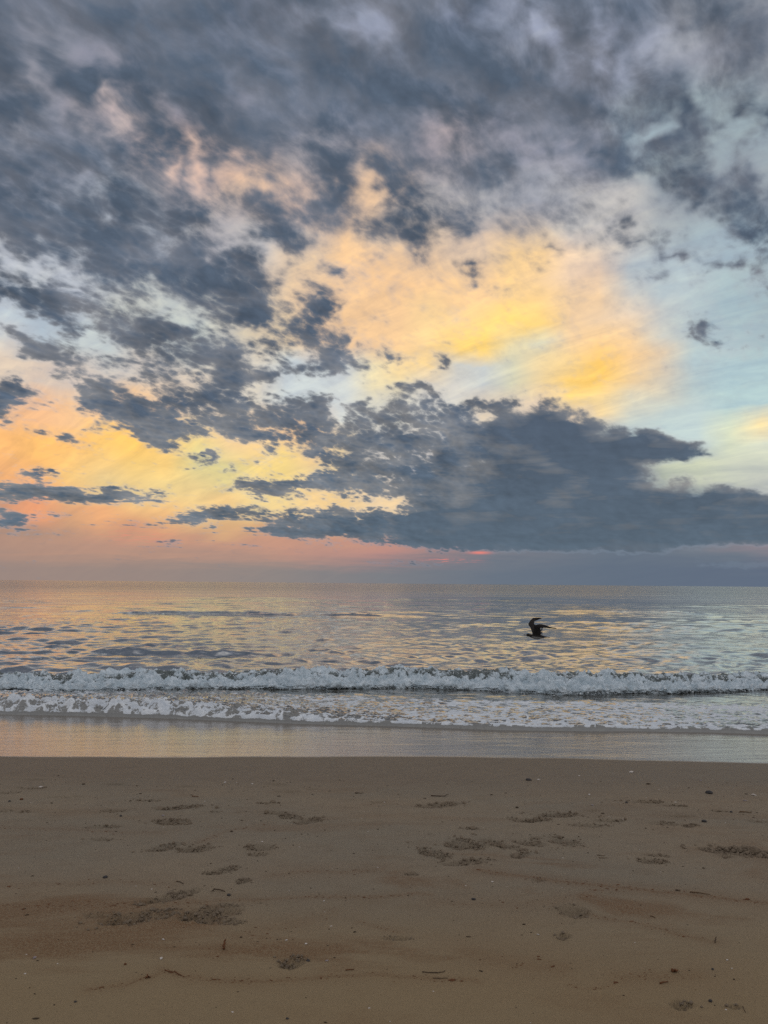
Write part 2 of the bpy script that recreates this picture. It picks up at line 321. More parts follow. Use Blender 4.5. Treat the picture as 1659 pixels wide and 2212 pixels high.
# the ramps are made first, while the tree is still small (each edit re-evaluates it)
cover_ramps = [(W.ramp(None, [cover[g:g + 3, i] for i in range(32)]), W.ramp(None, [cover[g:g + 3, 32 + i] for i in range(32)])) for g in range(0, NR, 3)]
back_ramps = [W.ramp(None, [back[g, i] for i in range(32)]) for g in range(NB)]
tc = wt.nodes.new('ShaderNodeTexCoord').outputs['Generated']
D = W.v('NORMALIZE', tc)
dx, dy, dz = W.sep(D)
dzp = W.m('MAXIMUM', dz, 0.0)
den = W.m('ADD', dzp, 0.36)
# position on the cloud layer
PL = W.comb(W.m('DIVIDE', dx, den), W.m('DIVIDE', dy, den), 0.0)
el = W.m('MULTIPLY', W.m('ARCSINE', dzp), 180 / math.pi)
az = W.m('MULTIPLY', W.m('ARCTAN2', dx, dy), 180 / math.pi)
wn = W.noise(PL, 11.0, 3, 0.6, color=True)
wv = W.v('SUBTRACT', wn, (0.5, 0.5, 0.5))
wx, wy, wz = W.sep(wv)
wamp = W.rng(el, 0.0, 30.0, 1.5, 5.5, smooth=False)
wamp_e = W.rng(el, 0.0, 30.0, 0.35, 5.0, smooth=False)
azw = W.m('ADD', az, W.m('MULTIPLY', wx, wamp))
elw = W.m('MAXIMUM', W.m('ADD', el, W.m('MULTIPLY', wy, wamp_e)), 0.0)

def vcoord(e, n):
    return W.m('MULTIPLY', W.m('POWER', W.m('DIVIDE', W.m('MINIMUM', e, EL), EL), VP), float(n - 1))
facL = W.rng(azw, -AZ, 0.0, smooth=False)
facR = W.rng(azw, 0.0, AZ, smooth=False)
right = W.m('GREATER_THAN', azw, 0.0)
vc = vcoord(elw, NR)
acc = None
for g in range(0, NR, 3):
    L, R = cover_ramps[g // 3]
    # each row waits for the one before, which keeps the compiled shader's stack small
    fl, fr = (facL, facR) if acc is None else (W.m('MULTIPLY_ADD', acc, 1e-9, facL), W.m('MULTIPLY_ADD', acc, 1e-9, facR))
    wt.links.new(fl, L.node.inputs[0]); wt.links.new(fr, R.node.inputs[0])
    c = W.mix(right, L, R)
    w = W.v('SUBTRACT', W.comb(vc, vc, vc), (g, g + 1, g + 2))
    w = W.v('MAXIMUM', W.v('SUBTRACT', (1, 1, 1), W.v('ABSOLUTE', w)), (0, 0, 0))
    q = W.v('DOT_PRODUCT', c, w)
    acc = q if acc is None else W.m('ADD', acc, q)
cov = acc
azb = W.m('ADD', az, W.m('MULTIPLY', wx, 1.2))
elb = W.m('MAXIMUM', W.m('ADD', el, W.m('MULTIPLY', wy, W.rng(el, 0.0, 20.0, 0.2, 2.0, smooth=False))), 0.0)
facB = W.rng(azb, -AZ, AZ, smooth=False)
vb = vcoord(elb, NB)
bacc = None
for g in range(NB):
    c = back_ramps[g]; wt.links.new(facB if bacc is None else W.m('MULTIPLY_ADD', bacc, 1e-9, facB), c.node.inputs[0])
    w = W.m('MAXIMUM', W.m('SUBTRACT', 1.0, W.m('ABSOLUTE', W.m('SUBTRACT', vb, float(g)))), 0.0)
    q = W.v('SCALE', c, scale=w)
    bacc = q if bacc is None else W.v('ADD', bacc, q)
# murky air standing on the horizon, tan to the left and slate to the right, with a dull pink strip above it
air = W.ramp(None, [tuple(lin(q)) for q in ((154,136,128), (156,136,128), (153,136,129), (143,134,131), (124,126,132), (106,117,131), (99,112,129), (97,110,129), (96,110,130))])
wt.links.new(facB, air.node.inputs[0])
pk = W.ramp(None, [tuple(lin(q)) for q in ((178,143,127), (188,147,126), (198,152,128), (202,151,129), (190,140,132), (122,124,133), (104,116,131), (112,122,134), (160,138,144))])
wt.links.new(facB, pk.node.inputs[0])
lw = W.noise(W.comb(W.m('MULTIPLY', az, 0.08), W.m('MULTIPLY', el, 0.9), 7.0), 1.6, 5, 0.6, 0.5)
ew = W.m('ADD', el, W.m('MULTIPLY', W.m('SUBTRACT', lw, 0.5), 2.2))
bacc = W.mix(W.rng(ew, 1.8, 4.4, 1.0, 0.0), bacc, pk)
bacc = W.mix(W.rng(ew, 0.7, 2.9, 1.0, 0.0), bacc, air)
# outside the dawn quarter of the sky: the same broken deck over pale grey, brightened out of view to add light on the foam
aaz = W.m('ABSOLUTE', az)
out = W.m('MAXIMUM', W.rng(aaz, 36.0, 75.0), W.rng(el, 44.0, 70.0))
bgc = W.mix(out, bacc, tuple(lin((214, 214, 216))))
cov = W.mixf(out, cov, 0.40)

# high thin streaks that carry the orange light, combed towards the dawn
sa = rad(-38.0)
st = W.comb(W.v('DOT_PRODUCT', PL, (math.cos(sa), math.sin(sa), 0)), W.m('MULTIPLY', W.v('DOT_PRODUCT', PL, (-math.sin(sa), math.cos(sa), 0)), 3.2), 3.7)
s1 = W.noise(st, 5.0, 5, 0.60, 0.9)
s2 = W.noise(PL, 20.0, 5, 0.7, 0.4)
s = W.m('ADD', W.m('MULTIPLY', W.m('SUBTRACT', s1, 0.5), 1.4), W.m('MULTIPLY', W.m('SUBTRACT', s2, 0.5), 0.35))
s = W.m('MULTIPLY', s, W.rng(el, 1.0, 9.0, 0.15, 1.0))
gain = W.m('ADD', W.rng(el, 3.0, 9.0, 1.0, 1.08), W.m('MULTIPLY', s, 0.50))
grey = W.v('DOT_PRODUCT', bgc, (0.25, 0.6, 0.15))
bgc = W.mix(0.04, bgc, W.comb(grey, grey, grey))
bgv = W.v('SCALE', bgc, scale=gain)
bgv = W.v('MULTIPLY', bgv, W.v('ADD', (1, 1, 1), W.v('SCALE', (0.06, 0.0, -0.22), scale=W.m('MULTIPLY', s, 1.0))))

# cumulus texture
big = W.noise(PL, 7.0, 3, 0.5)
ca = rad(52.0)
CP = W.comb(W.v('DOT_PRODUCT', PL, (math.cos(ca), math.sin(ca), 0)), W.m('MULTIPLY', W.v('DOT_PRODUCT', PL, (-math.sin(ca), math.cos(ca), 0)), 1.4), 0.0)
nro = W.rng(el, 20.0, 42.0, 0.65, 0.56)
n1 = W.noise(CP, 12.0, 9, nro, 0.25)
CP2 = W.v('ADD', CP, (0.0, 0.022, 0.0))
n2 = W.noise(CP2, 12.0, 5, 0.56, 0.25)
bil = W.voronoi(W.v('ADD', CP, W.v('SCALE', wv, scale=0.06)), 44.0, 'F1')
band = W.noise(W.comb(W.m('MULTIPLY', az, 0.11), W.m('MULTIPLY', el, 1.25), 4.6), 1.6, 5, 0.6, 0.4)
band = W.m('MULTIPLY', W.m('MULTIPLY', W.rng(band, 0.52, 0.68), W.rng(el, 5.0, 10.0, 0.42, 0.0)), W.m('MULTIPLY', W.rng(az, -10.0, 2.0, 1.0, 0.0), W.rng(el, 1.6, 2.8)))
cov = W.m('MAXIMUM', cov, W.m('MINIMUM', W.m('ADD', cov, band), 0.9))
calm = W.m('MULTIPLY', W.rng(az, 4.0, 13.0), W.rng(el, 11.0, 15.5, 1.0, 0.0))
field = W.m('ADD', W.m('MULTIPLY', W.m('SUBTRACT', n1, 0.5), W.mixf(calm, 3.0, 1.9)), W.m('MULTIPLY', W.m('SUBTRACT', 0.48, bil), W.m('MULTIPLY', W.rng(el, 18.0, 38.0, 0.65, 0.25), W.m('SUBTRACT', 1.0, calm))))
x = W.m('ADD', field, W.m('MULTIPLY', W.m('SUBTRACT', cov, W.rng(az, -2.0, 6.0, 0.38, 0.43)), 1.75))
soft = W.rng(el, 6.0, 28.0, 0.38, 1.02)
soft = W.m('ADD', soft, W.rng(az, 12.0, 25.0, 0.0, 0.15))
alpha = W.rng(x, W.m('MULTIPLY', soft, -0.9), W.m('ADD', W.m('MULTIPLY', soft, 1.1), 0.10))
flat = W.m('MAXIMUM', calm, W.m('MULTIPLY', W.rng(el, 4.0, 11.0, 1.0, 0.0), W.rng(az, -8.0, 8.0)))
fx = W.m('ADD', W.m('MULTIPLY', field, W.mixf(flat, 1.0, 0.22)), W.m('MULTIPLY', W.m('SUBTRACT', cov, W.rng(az, -2.0, 6.0, 0.38, 0.43)), 1.75))
thick = W.rng(fx, -0.1, W.mixf(flat, 1.5, 0.9), smooth=False)
relief = W.m('SUBTRACT', n1, n2)
# cloud body colour: slate, greyer and lighter where it thins
dark = W.mix(W.rng(el, 0.0, 14.0), tuple(lin((92, 108, 123))), tuple(lin((84, 97, 114))))
lite = W.mix(W.rng(el, 8.0, 26.0), tuple(lin((152, 152, 153))), tuple(lin((138, 142, 154))))
lite = W.mix(W.rng(el, 2.0, 6.0), tuple(lin((104, 116, 130))), lite)
tone = W.m('ADD', thick, W.m('MULTIPLY', W.m('SUBTRACT', big, 0.5), 2.0))
tone = W.m('ADD', tone, W.m('MULTIPLY', W.m('SUBTRACT', W.m('MAXIMUM', cov, 0.8), 0.8), 0.3))
tone = W.m('SUBTRACT', tone, W.m('MULTIPLY', relief, W.mixf(flat, 2.2, 0.5)))
strat = W.noise(W.comb(W.m('MULTIPLY', az, 0.10), W.m('MULTIPLY', el, 0.75), 1.3), 1.5, 6, 0.6, 0.6)
tone = W.m('ADD', tone, W.m('MULTIPLY', W.m('SUBTRACT', strat, 0.5), W.rng(el, 8.0, 15.0, 2.2, 0.0)))
body = W.mix(W.rng(tone, -0.25, 1.0, smooth=False), lite, dark)
md1 = W.noise(W.v('MULTIPLY', CP, (1.0, 1.0, 1.0)), 5.0, 5, 0.55, 0.4)
shade = W.m('ADD', W.m('MULTIPLY', W.m('SUBTRACT', md1, 0.5), W.mixf(flat, 1.0, 0.30)), W.m('MULTIPLY', relief, W.mixf(flat, -1.1, -0.35)))
shade = W.m('ADD', shade, W.m('MULTIPLY', W.m('SUBTRACT', strat, 0.5), W.rng(el, 8.0, 15.0, 0.55, 0.0)))
body = W.v('SCALE', body, scale=W.m('MAXIMUM', W.m('MINIMUM', W.m('ADD', 0.94, shade), 1.5), 0.72))
# forward scattered light in the thin rims
rim = W.m('MULTIPLY', W.m('MULTIPLY', W.m('MULTIPLY', W.m('MULTIPLY', alpha, alpha), 1.6), W.m('SUBTRACT', 1.0, alpha)), W.rng(el, 12.0, 30.0, 1.8, 0.3))
bgr = W.v('SCALE', bgv, scale=W.m('ADD', 1.0, W.m('MULTIPLY', rim, 1.1)))
sky = W.mix(alpha, bgr, body)
# the sun's last red crack in the cloud over the horizon, and faint red streaks
def blob(a0, e0, ra, re):
    u = W.m('DIVIDE', W.m('SUBTRACT', az, a0), ra); v_ = W.m('DIVIDE', W.m('SUBTRACT', el, e0), re)
    r2 = W.m('ADD', W.m('MULTIPLY', u, u), W.m('MULTIPLY', v_, v_))
    return W.m('POWER', 2.718, W.m('MULTIPLY', r2, -1.0))
def az_el(px, py):
    d = ray(px, py); return math.degrees(math.atan2(d[0], d[1])), math.degrees(math.asin(d[2]))
a1, e1 = az_el(972, 1211)
hs = W.comb(W.m('MULTIPLY', az, 0.32), W.m('MULTIPLY', el, 4.4), 0.0)
hn = W.noise(hs, 2.6, 5, 0.65, 0.8)
crack = W.m('MULTIPLY', blob(a1, e1, 1.6, 0.13), W.rng(hn, 0.50, 0.60))
a2, e2 = az_el(1036, 1194)
crack = W.m('ADD', crack, W.m('MULTIPLY', blob(a2, e2, 0.7, 0.10), 0.8))
a3, e3 = az_el(300, 1158)
c3 = W.m('MULTIPLY', blob(a3, e3, 2.8, 0.6), W.rng(hn, 0.45, 0.65, 0.0, 0.35))
crack = W.m('MAXIMUM', crack, c3)
sky = W.mix(W.m('MULTIPLY', crack, 0.95), sky, tuple(lin((252, 138, 122))))
SUN_AZ = math.degrees(math.atan2(ray(972, 1211)[0], ray(972, 1211)[1])); SUN_EL = 2.0
b1 = wt.nodes.new('ShaderNodeBackground'); W._set(b1.inputs[0], sky); b1.inputs[1].default_value = 1.0
wo = wt.nodes.new('ShaderNodeOutputWorld')
wt.links.new(b1.outputs[0], wo.inputs[0])
world.cycles.sampling_method = 'MANUAL'; world.cycles.sample_map_resolution = 512

# weak veiled sun behind the low bank
sun_d = bpy.data.lights.new('sun', 'SUN'); sun_d.energy = 0.02; sun_d.angle = rad(60); sun_d.color = (1.0, 0.72, 0.5)
sun = bpy.data.objects.new('sun', sun_d); COL.objects.link(sun)
sdir = Vector((math.sin(rad(SUN_AZ)) * math.cos(rad(SUN_EL + 6)), math.cos(rad(SUN_AZ)) * math.cos(rad(SUN_EL + 6)), math.sin(rad(SUN_EL + 6))))
sun.rotation_euler = sdir.to_track_quat('Z', 'Y').to_euler()

# ------------------------------------------------------------------ numpy noise
def _hash(ix, iy, seed):
    h = (ix.astype(np.int64) * 374761393 + iy.astype(np.int64) * 668265263 + seed * 1442695041) & 0xffffffff
    h = ((h ^ (h >> 13)) * 1274126177) & 0xffffffff
    return ((h ^ (h >> 16)) & 0xffff).astype(np.float32) * (2 * math.pi / 65536.0)

def pn(x, y, seed=0):
    """gradient noise, about -1..1"""
    x = np.asarray(x, np.float32); y = np.asarray(y, np.float32)
    ix = np.floor(x); iy = np.floor(y); fx = x - ix; fy = y - iy
    u = fx * fx * fx * (fx * (fx * 6 - 15) + 10); v = fy * fy * fy * (fy * (fy * 6 - 15) + 10)
    def g(a, b):
        t = _hash(ix + a, iy + b, seed); return np.cos(t) * (fx - a) + np.sin(t) * (fy - b)
    a = g(0, 0) * (1 - u) + g(1, 0) * u; b = g(0, 1) * (1 - u) + g(1, 1) * u
    return (a * (1 - v) + b * v) * 1.5

def fbm(x, y, octv=4, rough=0.5, seed=0, billow=False, lac=2.03):
    s = 0; a = 1.0; t = 0
    for k in range(octv):
        n = pn(x * lac ** k + 17.3 * k, y * lac ** k - 9.1 * k, seed + k)
        s = s + a * (np.abs(n) * 2 - 0.6 if billow else n); t += a; a *= rough
    return s / t

def sst(x, a, b):
    t = np.clip((x - a) / (b - a), 0, 1); return t * t * (3 - 2 * t)

def tag(o, label=None, cat=None, group=None, kind=None):
    if label: o['label'] = label
    if cat: o['category'] = cat
    if group: o['group'] = group
    if kind: o['kind'] = kind
    return o

def mesh_np(name, V, F, mat=None, parent=None, smooth=True, attrs=None):
    V = np.ascontiguousarray(V, np.float32); F = np.ascontiguousarray(F, np.int32)
    me = bpy.data.meshes.new(name)
    k = F.shape[1]
    me.vertices.add(len(V)); me.vertices.foreach_set('co', V.ravel())
    me.loops.add(F.size); me.loops.foreach_set('vertex_index', F.ravel())
    me.polygons.add(len(F)); me.polygons.foreach_set('loop_start', np.arange(0, F.size, k, dtype=np.int32))
    me.polygons.foreach_set('loop_total', np.full(len(F), k, np.int32))
    me.polygons.foreach_set('use_smooth', np.full(len(F), smooth))
    me.update(calc_edges=True)
    for an, av in (attrs or {}).items():
        at = me.attributes.new(an, 'FLOAT', 'POINT'); at.data.foreach_set('value', np.ascontiguousarray(av, np.float32).ravel())
    if mat: me.materials.append(mat)
    o = bpy.data.objects.new(name, me); COL.objects.link(o)
    if parent: o.parent = parent
    return o

def grid_faces(ny, nx):
    i = np.arange(ny - 1)[:, None] * nx + np.arange(nx - 1)[None, :]
    return np.stack([i, i + 1, i + nx + 1, i + nx], -1).reshape(-1, 4)

def new_mat(name):
    m = bpy.data.materials.new(name); m.use_nodes = True
    m.node_tree.nodes.clear()
    return m, NT(m.node_tree)

def finish(N, shader):
    o = N.n.new('ShaderNodeOutputMaterial'); N.l.new(shader, o.inputs['Surface'])

def principled(N, color, rough, normal=None, spec=0.5, ior=None, coat=None, sss=None):
    p = N.n.new('ShaderNodeBsdfPrincipled')
    N._set(p.inputs['Base Color'], color); N._set(p.inputs['Roughness'], rough)
    N._set(p.inputs['Specular IOR Level'], spec)
    if ior: p.inputs['IOR'].default_value = ior
    if normal is not None: N.l.new(normal, p.inputs['Normal'])
    return p.outputs[0]

def bump(N, height, dist, strength=1.0, normal=None):
    b = N.n.new('ShaderNodeBump'); N._set(b.inputs['Strength'], strength); N._set(b.inputs['Distance'], dist)
    N._set(b.inputs['Height'], height)
    if normal is not None: N.l.new(normal, b.inputs['Normal'])
    return b.outputs[0]

def attr(N, name):
    a = N.n.new('ShaderNodeAttribute'); a.attribute_name = name; return a.outputs['Fac']

def objco(N):
    return N.n.new('ShaderNodeTexCoord').outputs['Object']

# ------------------------------------------------------------------ shore profile
_ky = np.array([-400, -40, -12, 3, 5.0, 6.0, 7.0, 8.2, 9.2, 10.7, 14, 20, 40, 400.])
_kz = np.array([4.5, 3.6, .42, .35, .335, .30, .235, .150, .098, .040, -.10, -.40, -1.2, -8.])
_fy = np.linspace(-5, 25, 1201)
_fz = np.interp(_fy, _ky, _kz)
_ker = np.hanning(41); _ker /= _ker.sum()
_fz = np.convolve(np.pad(_fz, 20, mode='edge'), _ker, 'valid')
def beach_z(x, y):
    x = np.asarray(x, float); y = np.asarray(y, float)
    yy = y + 0.12 * np.sin(x * 0.7 + 0.6) * sst(y, 4, 7)
    return np.where((yy > -4.5) & (yy < 24.5), np.interp(yy, _fy, _fz), np.interp(yy, _ky, _kz))

def curve_at(pts, z):
    """points of the photograph -> a line y(x) on the ground"""
    p = np.array(pts, float); gx, gy = ground(p[:, 0], p[:, 1], z)
    sl, sr = (gy[1] - gy[0]) / (gx[1] - gx[0]), (gy[-1] - gy[-2]) / (gx[-1] - gx[-2])
    def f(x):
        x = np.asarray(x, float)
        y = np.interp(x, gx, gy)
        y = np.where(x < gx[0], gy[0] + np.clip(sl, -.05, .05) * (x - gx[0]), y)
        return np.where(x > gx[-1], gy[-1] + np.clip(sr, -.05, .05) * (x - gx[-1]), y)
    return f
FRONT = curve_at([(0,1536),(160,1541),(345,1548),(565,1558),(740,1564),(880,1568),(1080,1576),(1380,1580),(1530,1583),(1659,1588)], 0.06)
WETL0 = curve_at([(0,1638),(200,1640),(420,1641),(640,1638),(830,1635),(1000,1635),(1250,1640),(1500,1648),(1659,1652)], 0.15)
def WETL(x):
    return WETL0(x) + .05 * np.sin(np.asarray(x, float) * .55 + 1) + .08 * fbm(np.asarray(x, float) * .8, np.asarray(x, float) * 0 + 2.2, 3, .5, 19)
def front(x):
    x = np.asarray(x, float)
    return FRONT(x) + 0.05 * fbm(x * 0.9, x * 0 + 3.3, 4, .55, 11) * (1 - .5 * sst(x, -3, 2))

# ------------------------------------------------------------------ footprints: photo position, length, width (m), heading, depth (m), churned
SC1 = 1659.0 / 3024.0
def L_(x, y): return (x * .9114) * SC1, (2950 + y * .9114) * SC1
def R_(x, y): return (1512 + x * .9114) * SC1, (2950 + y * .9114) * SC1
PRINTS = [
 (L_(130,169), .26,.07,0,.030,1), (L_(40,190), .18,.07,10,.022,1), (L_(492,151), .20,.08,0,.040,0), (L_(285,207), .34,.08,8,.022,0),
 (L_(800,160), .18,.07,5,.026,0), (L_(1245,180), .22,.09,0,.030,0), (L_(1190,150), .26,.07,0,.018,0), (L_(15,268), .14,.06,0,.022,1),
 (L_(100,270), .13,.05,0,.016,1), (L_(490,266), .19,.07,0,.022,1), (L_(785,250), .42,.13,5,.026,2), (L_(745,313), .34,.17,-12,.026,2),
 (L_(1190,275), .18,.09,0,.028,1), (L_(1255,290), .22,.15,-30,.028,2), (L_(1335,308), .24,.13,10,.026,2), (L_(1632,230), .15,.07,0,.030,0),
 (L_(715,422), .24,.12,20,.026,2), (L_(845,430), .26,.12,0,.018,2), (L_(1128,430), .20,.12,0,.026,1), (L_(1115,457), .14,.05,0,.014,1),
 (L_(958,522), .24,.10,12,.024,2), (L_(655,660), .12,.08,0,.040,0), (L_(740,637), .40,.11,24,.022,2), (L_(490,745), .15,.10,0,.040,1), (L_(610,727), .44,.14,14,.026,2),
 (L_(440,722), .20,.06,0,.014,1), (L_(812,730), .13,.12,0,.048,1), (L_(915,705), .36,.20,12,.022,2), (L_(930,740), .36,.08,-6,.026,2), (L_(1048,567), .09,.08,0,.020,2),
 (L_(1262,915), .15,.11,20,.020,2), (L_(440,388), .14,.06,0,.014,1), (L_(435,335), .26,.06,4,.012,1), (L_(640,222), .18,.06,0,.012,1), (L_(150,130), .26,.06,0,.016,0),
 (L_(935,272), .09,.05,0,.014,1), (L_(1350,170), .14,.06,0,.012,0), (L_(1155,232), .18,.05,0,.012,1),
 (R_(240,240), .42,.15,10,.028,2), (R_(643,307), .30,.10,0,.030,2), (R_(748,285), .40,.13,-4,.026,2), (R_(1133,228), .28,.09,0,.030,1), (R_(333,408), .24,.20,30,.022,2),
 (R_(420,415), .17,.14,0,.026,2), (R_(480,405), .34,.10,-30,.020,2), (R_(550,423), .26,.09,-30,.022,2), (R_(633,405), .28,.12,-22,.024,2), (R_(785,400), .30,.16,-35,.024,2),
 (R_(215,447), .34,.14,-35,.024,2), (R_(245,463), .12,.07,0,.030,1), (R_(355,488), .38,.10,4,.022,2), (R_(590,460), .15,.10,0,.030,2), (R_(885,330), .24,.08,0,.012,1), (R_(972,311), .24,.07,0,.020,1),
 (R_(1278,292), .26,.09,-8,.030,0), (R_(1215,325), .26,.08,-8,.012,1), (R_(1320,333), .12,.07,0,.018,2), (R_(1155,482), .20,.11,-15,.020,2), (R_(1175,457), .18,.05,-8,.014,1),
 (R_(1248,244), .18,.05,-6,.014,1), (R_(1450,267), .12,.05,0,.014,1), (R_(1610,312), .18,.06,-8,.020,1), (R_(1490,435), .36,.13,-5,.026,2), (R_(1580,447), .40,.14,-16,.028,2),
 (R_(1480,460), .13,.07,0,.020,1), (R_(815,703), .19,.14,-30,.034,1), (R_(780,808), .08,.06,0,.016,1), (R_(1285,1108), .10,.08,0,.012,2), (R_(1512,1120), .06,.03,0,.005,1), (R_(665,568), .08,.05,0,.012,1),
 (R_(370,343), .14,.04,0,.010,1), (R_(905,267), .12,.05,0,.016,0), (R_(550,300), .08,.04,0,.014,1), (R_(660,383), .09,.05,0,.018,1), (R_(60,815), .14,.04,0,.006,1), (R_(120,540),.08,.05,0,.012,1),
]
prints = []
for (p, ln, wd, hd, dep, ch) in PRINTS:
    z = .33
    for _ in range(3):
        gx, gy = ground(*p, z); z = float(beach_z(gx, gy))
    prints.append((float(gx), float(gy), z, ln * .84, wd * .95, rad(hd * 1.6), dep, ch))

def print_field(X, Y):
    H = np.zeros(X.shape); M = np.zeros(X.shape)
    for (gx, gy, z, ln, wd, hd, dep, ch) in prints:
        sel = (np.abs(X - gx) < ln * 1.4 + .1) & (np.abs(Y - gy) < ln * 1.4 + .1)
        if not sel.any(): continue
        x = X[sel] - gx; y = Y[sel] - gy
        wob = 0.25 * fbm(X[sel] * 14, Y[sel] * 14, 3, .6, 40)
        u = (x * math.cos(hd) + y * math.sin(hd)) / (ln / 2); v = (-x * math.sin(hd) + y * math.cos(hd)) / (wd / 2)
        r = np.sqrt(u * u + v * v) + wob
        h = np.zeros(x.shape); m = np.zeros(x.shape)
        if ch == 0:
            h = -dep * np.exp(-(r / .75) ** 4) + dep * .22 * np.exp(-((r - 1.15) / .22) ** 2)
            m = .25 * (1 - sst(r, .8, 1.2))
        elif ch == 1:
            h = -dep * .9 * np.exp(-(r / .72) ** 2) + dep * .35 * np.exp(-((r - 1.1) / .25) ** 2)
            m = .8 * (1 - sst(r, .9, 1.35))
        else:
            toe = np.sqrt(((u + .35) / .6) ** 2 + (v / .9) ** 2)
            h = -dep * np.exp(-toe ** 2 * 1.2) + dep * .45 * np.exp(-(((u - .45) / .6) ** 2 + (v / .8) ** 2)) 
            m = 1.1 * (1 - sst(r, .7, 1.15))
        H[sel] += h; M[sel] = np.maximum(M[sel], m)
    cl = fbm(X * 38, Y * 38, 3, .62, 71, billow=True)
    cl2 = fbm(X * 16, Y * 16, 2, .5, 75)
    H += M * (cl * .020 + np.maximum(cl2, 0) * .008 - .004)
    return H, M

def sand_height(X, Y, near=True):
    Z = beach_z(X, Y)
    dry = 1 - sst(Y, 6.4, 8.0)
    Z = Z + dry * (fbm(X * .9, Y * 1.2, 3, .5, 5) * .012 + fbm(X * 5, Y * 7, 3, .5, 8) * .0028)
    Z = Z + sst(Y, 6.4, 8.0) * fbm(X * .35, Y * .6, 2, .5, 15) * .006
    return Z

# ------------------------------------------------------------------ sand
yrows = np.concatenate([np.array([-300, -120, -50, -20, -8, -3, 0, 1.2, 1.8]), np.geomspace(2.3, 9.0, 560), np.linspace(9.05, 12.6, 60), [13.5, 15, 18, 24]])
uc = np.linspace(-.60, .60, 860)
uu = np.concatenate([[-60, -20, -8, -4, -2.2, -1.4, -1.0, -.8, -.7, -.64], uc, [.64, .7, .8, 1.0, 1.4, 2.2, 4, 8, 20, 60]])
wrow = np.maximum(yrows, 2.2) + .6
X = uu[None, :] * wrow[:, None]; Y = np.repeat(yrows[:, None], len(uu), 1)
Z = sand_height(X, Y)
PH, PM = print_field(X, Y)
Z = Z + PH
sandV = np.stack([X, Y, Z], -1).reshape(-1, 3)
wet = sst(Y, WETL(X) - .03, WETL(X) + .06)
damp = sst(Y + .18 * fbm(X * .8, Y * 1.4, 4, .6, 21), 5.9, 7.3)
sm, N = new_mat('sand')
co = objco(N)
sx, sy, sz = N.sep(co)
wetf = attr(N, 'wet'); dampf = attr(N, 'damp'); churn = attr(N, 'churn')
n_big = N.noise(N.v('MULTIPLY', co, (0.6, 1.1, 1)), 1.1, 5, .6)
n_mid = N.noise(N.v('MULTIPLY', co, (0.8, 1.3, 1)), 7.0, 6, .62)
n_gr = N.noise(co, 330.0, 3, .7)
n_gr2 = N.noise(co, 120.0, 3, .6)
n_gr3 = N.noise(co, 900.0, 2, .6)
# rusty wrack: soft stains and thin drift lines
rust_a = N.m('MULTIPLY', N.rng(N.noise(N.v('MULTIPLY', co, (0.45, 1.2, 1)), 1.5, 6, .62, .5), .50, .66), N.rng(sy, 3.0, 3.6, .35, 1.0))
rust_a = N.m('MULTIPLY', rust_a, N.rng(sy, 4.4, 5.6, 1.0, .35))
lines = attr(N, 'drift')
rust = N.m('MAXIMUM', N.m('MULTIPLY', rust_a, 1.0), lines)
rust = N.m('MULTIPLY', rust, N.rng(n_gr2, .38, .60, .35, 1.0))
c_dry = N.mix(N.rng(n_big, .35, .65), (.350, .272, .188), (.312, .258, .190))
c_dry = N.mix(N.m('MULTIPLY', N.rng(n_mid, .45, .7), .35), c_dry, (.25, .185, .125))
c_dry = N.mix(N.rng(n_gr, .34, .66, 0.0, 0.62), c_dry, (.075, .058, .043))
c_dry = N.mix(N.rng(n_gr3, .58, .74, 0, .7), c_dry, (.42, .36, .29))
c_dry = N.mix(N.rng(sy, 3.0, 4.6, .75, 0.0), c_dry, (.310, .218, .115))
c_dry = N.mix(N.m('MULTIPLY', rust, .80), c_dry, (.175, .088, .040))
c_dry = N.mix(N.m('MULTIPLY', churn, .22), c_dry, (.16, .122, .084))
c_damp = N.mix(N.rng(n_mid, .4, .7), (.158, .120, .084), (.142, .107, .074))
c_wet = N.mix(N.rng(n_mid, .35, .7), (.190, .138, .092), (.165, .122, .084))
col = N.mix(N.m('MULTIPLY', dampf, .9), c_dry, c_damp)
col = N.mix(wetf, col, c_wet)
film = N.noise(N.v('MULTIPLY', co, (0.35, 1.6, 1)), 1.3, 5, .6, .4)
# the sheet of water thins in streaks drawn along the run-up
flow = N.noise(N.comb(N.m('ADD', N.m('MULTIPLY', sx, .5), N.m('MULTIPLY', sy, -.35)), N.m('MULTIPLY', sy, 2.0), 0.0), 2.0, 5, .62, .5)
r_wet = N.m('ADD', N.rng(film, .35, .68, .02, .08), N.rng(flow, .5, .72, 0, .10))
rough = N.mixf(wetf, N.mixf(dampf, .92, .62), r_wet)
spec = N.mixf(wetf, N.mixf(dampf, .12, .16), .5)
dry1 = N.m('SUBTRACT', 1.0, N.m('MAXIMUM', wetf, N.m('MULTIPLY', dampf, .75)))
hgt = N.m('ADD', N.m('MULTIPLY', n_gr2, .0065), N.m('MULTIPLY', n_gr, .0035))
hgt = N.m('ADD', hgt, N.m('MULTIPLY', N.noise(co, 34.0, 4, .6), .010))
pits = N.rng(N.voronoi(N.v('MULTIPLY', co, (1, 1, .2)), 34.0, 'F1'), .03, .17, -1.0, 0.0)
hgt = N.m('ADD', hgt, N.m('MULTIPLY', N.m('MULTIPLY', pits, N.rng(n_mid, .50, .62)), .0022))
hgt = N.m('MULTIPLY', hgt, N.m('ADD', dry1, N.m('MULTIPLY', .12, dampf)))
hw = N.m('MULTIPLY', N.m('ADD', N.m('MULTIPLY', flow, .022), N.m('MULTIPLY', film, .004)), wetf)
nb = bump(N, N.m('ADD', hgt, N.m('MULTIPLY', hw, .42)), 1.0)
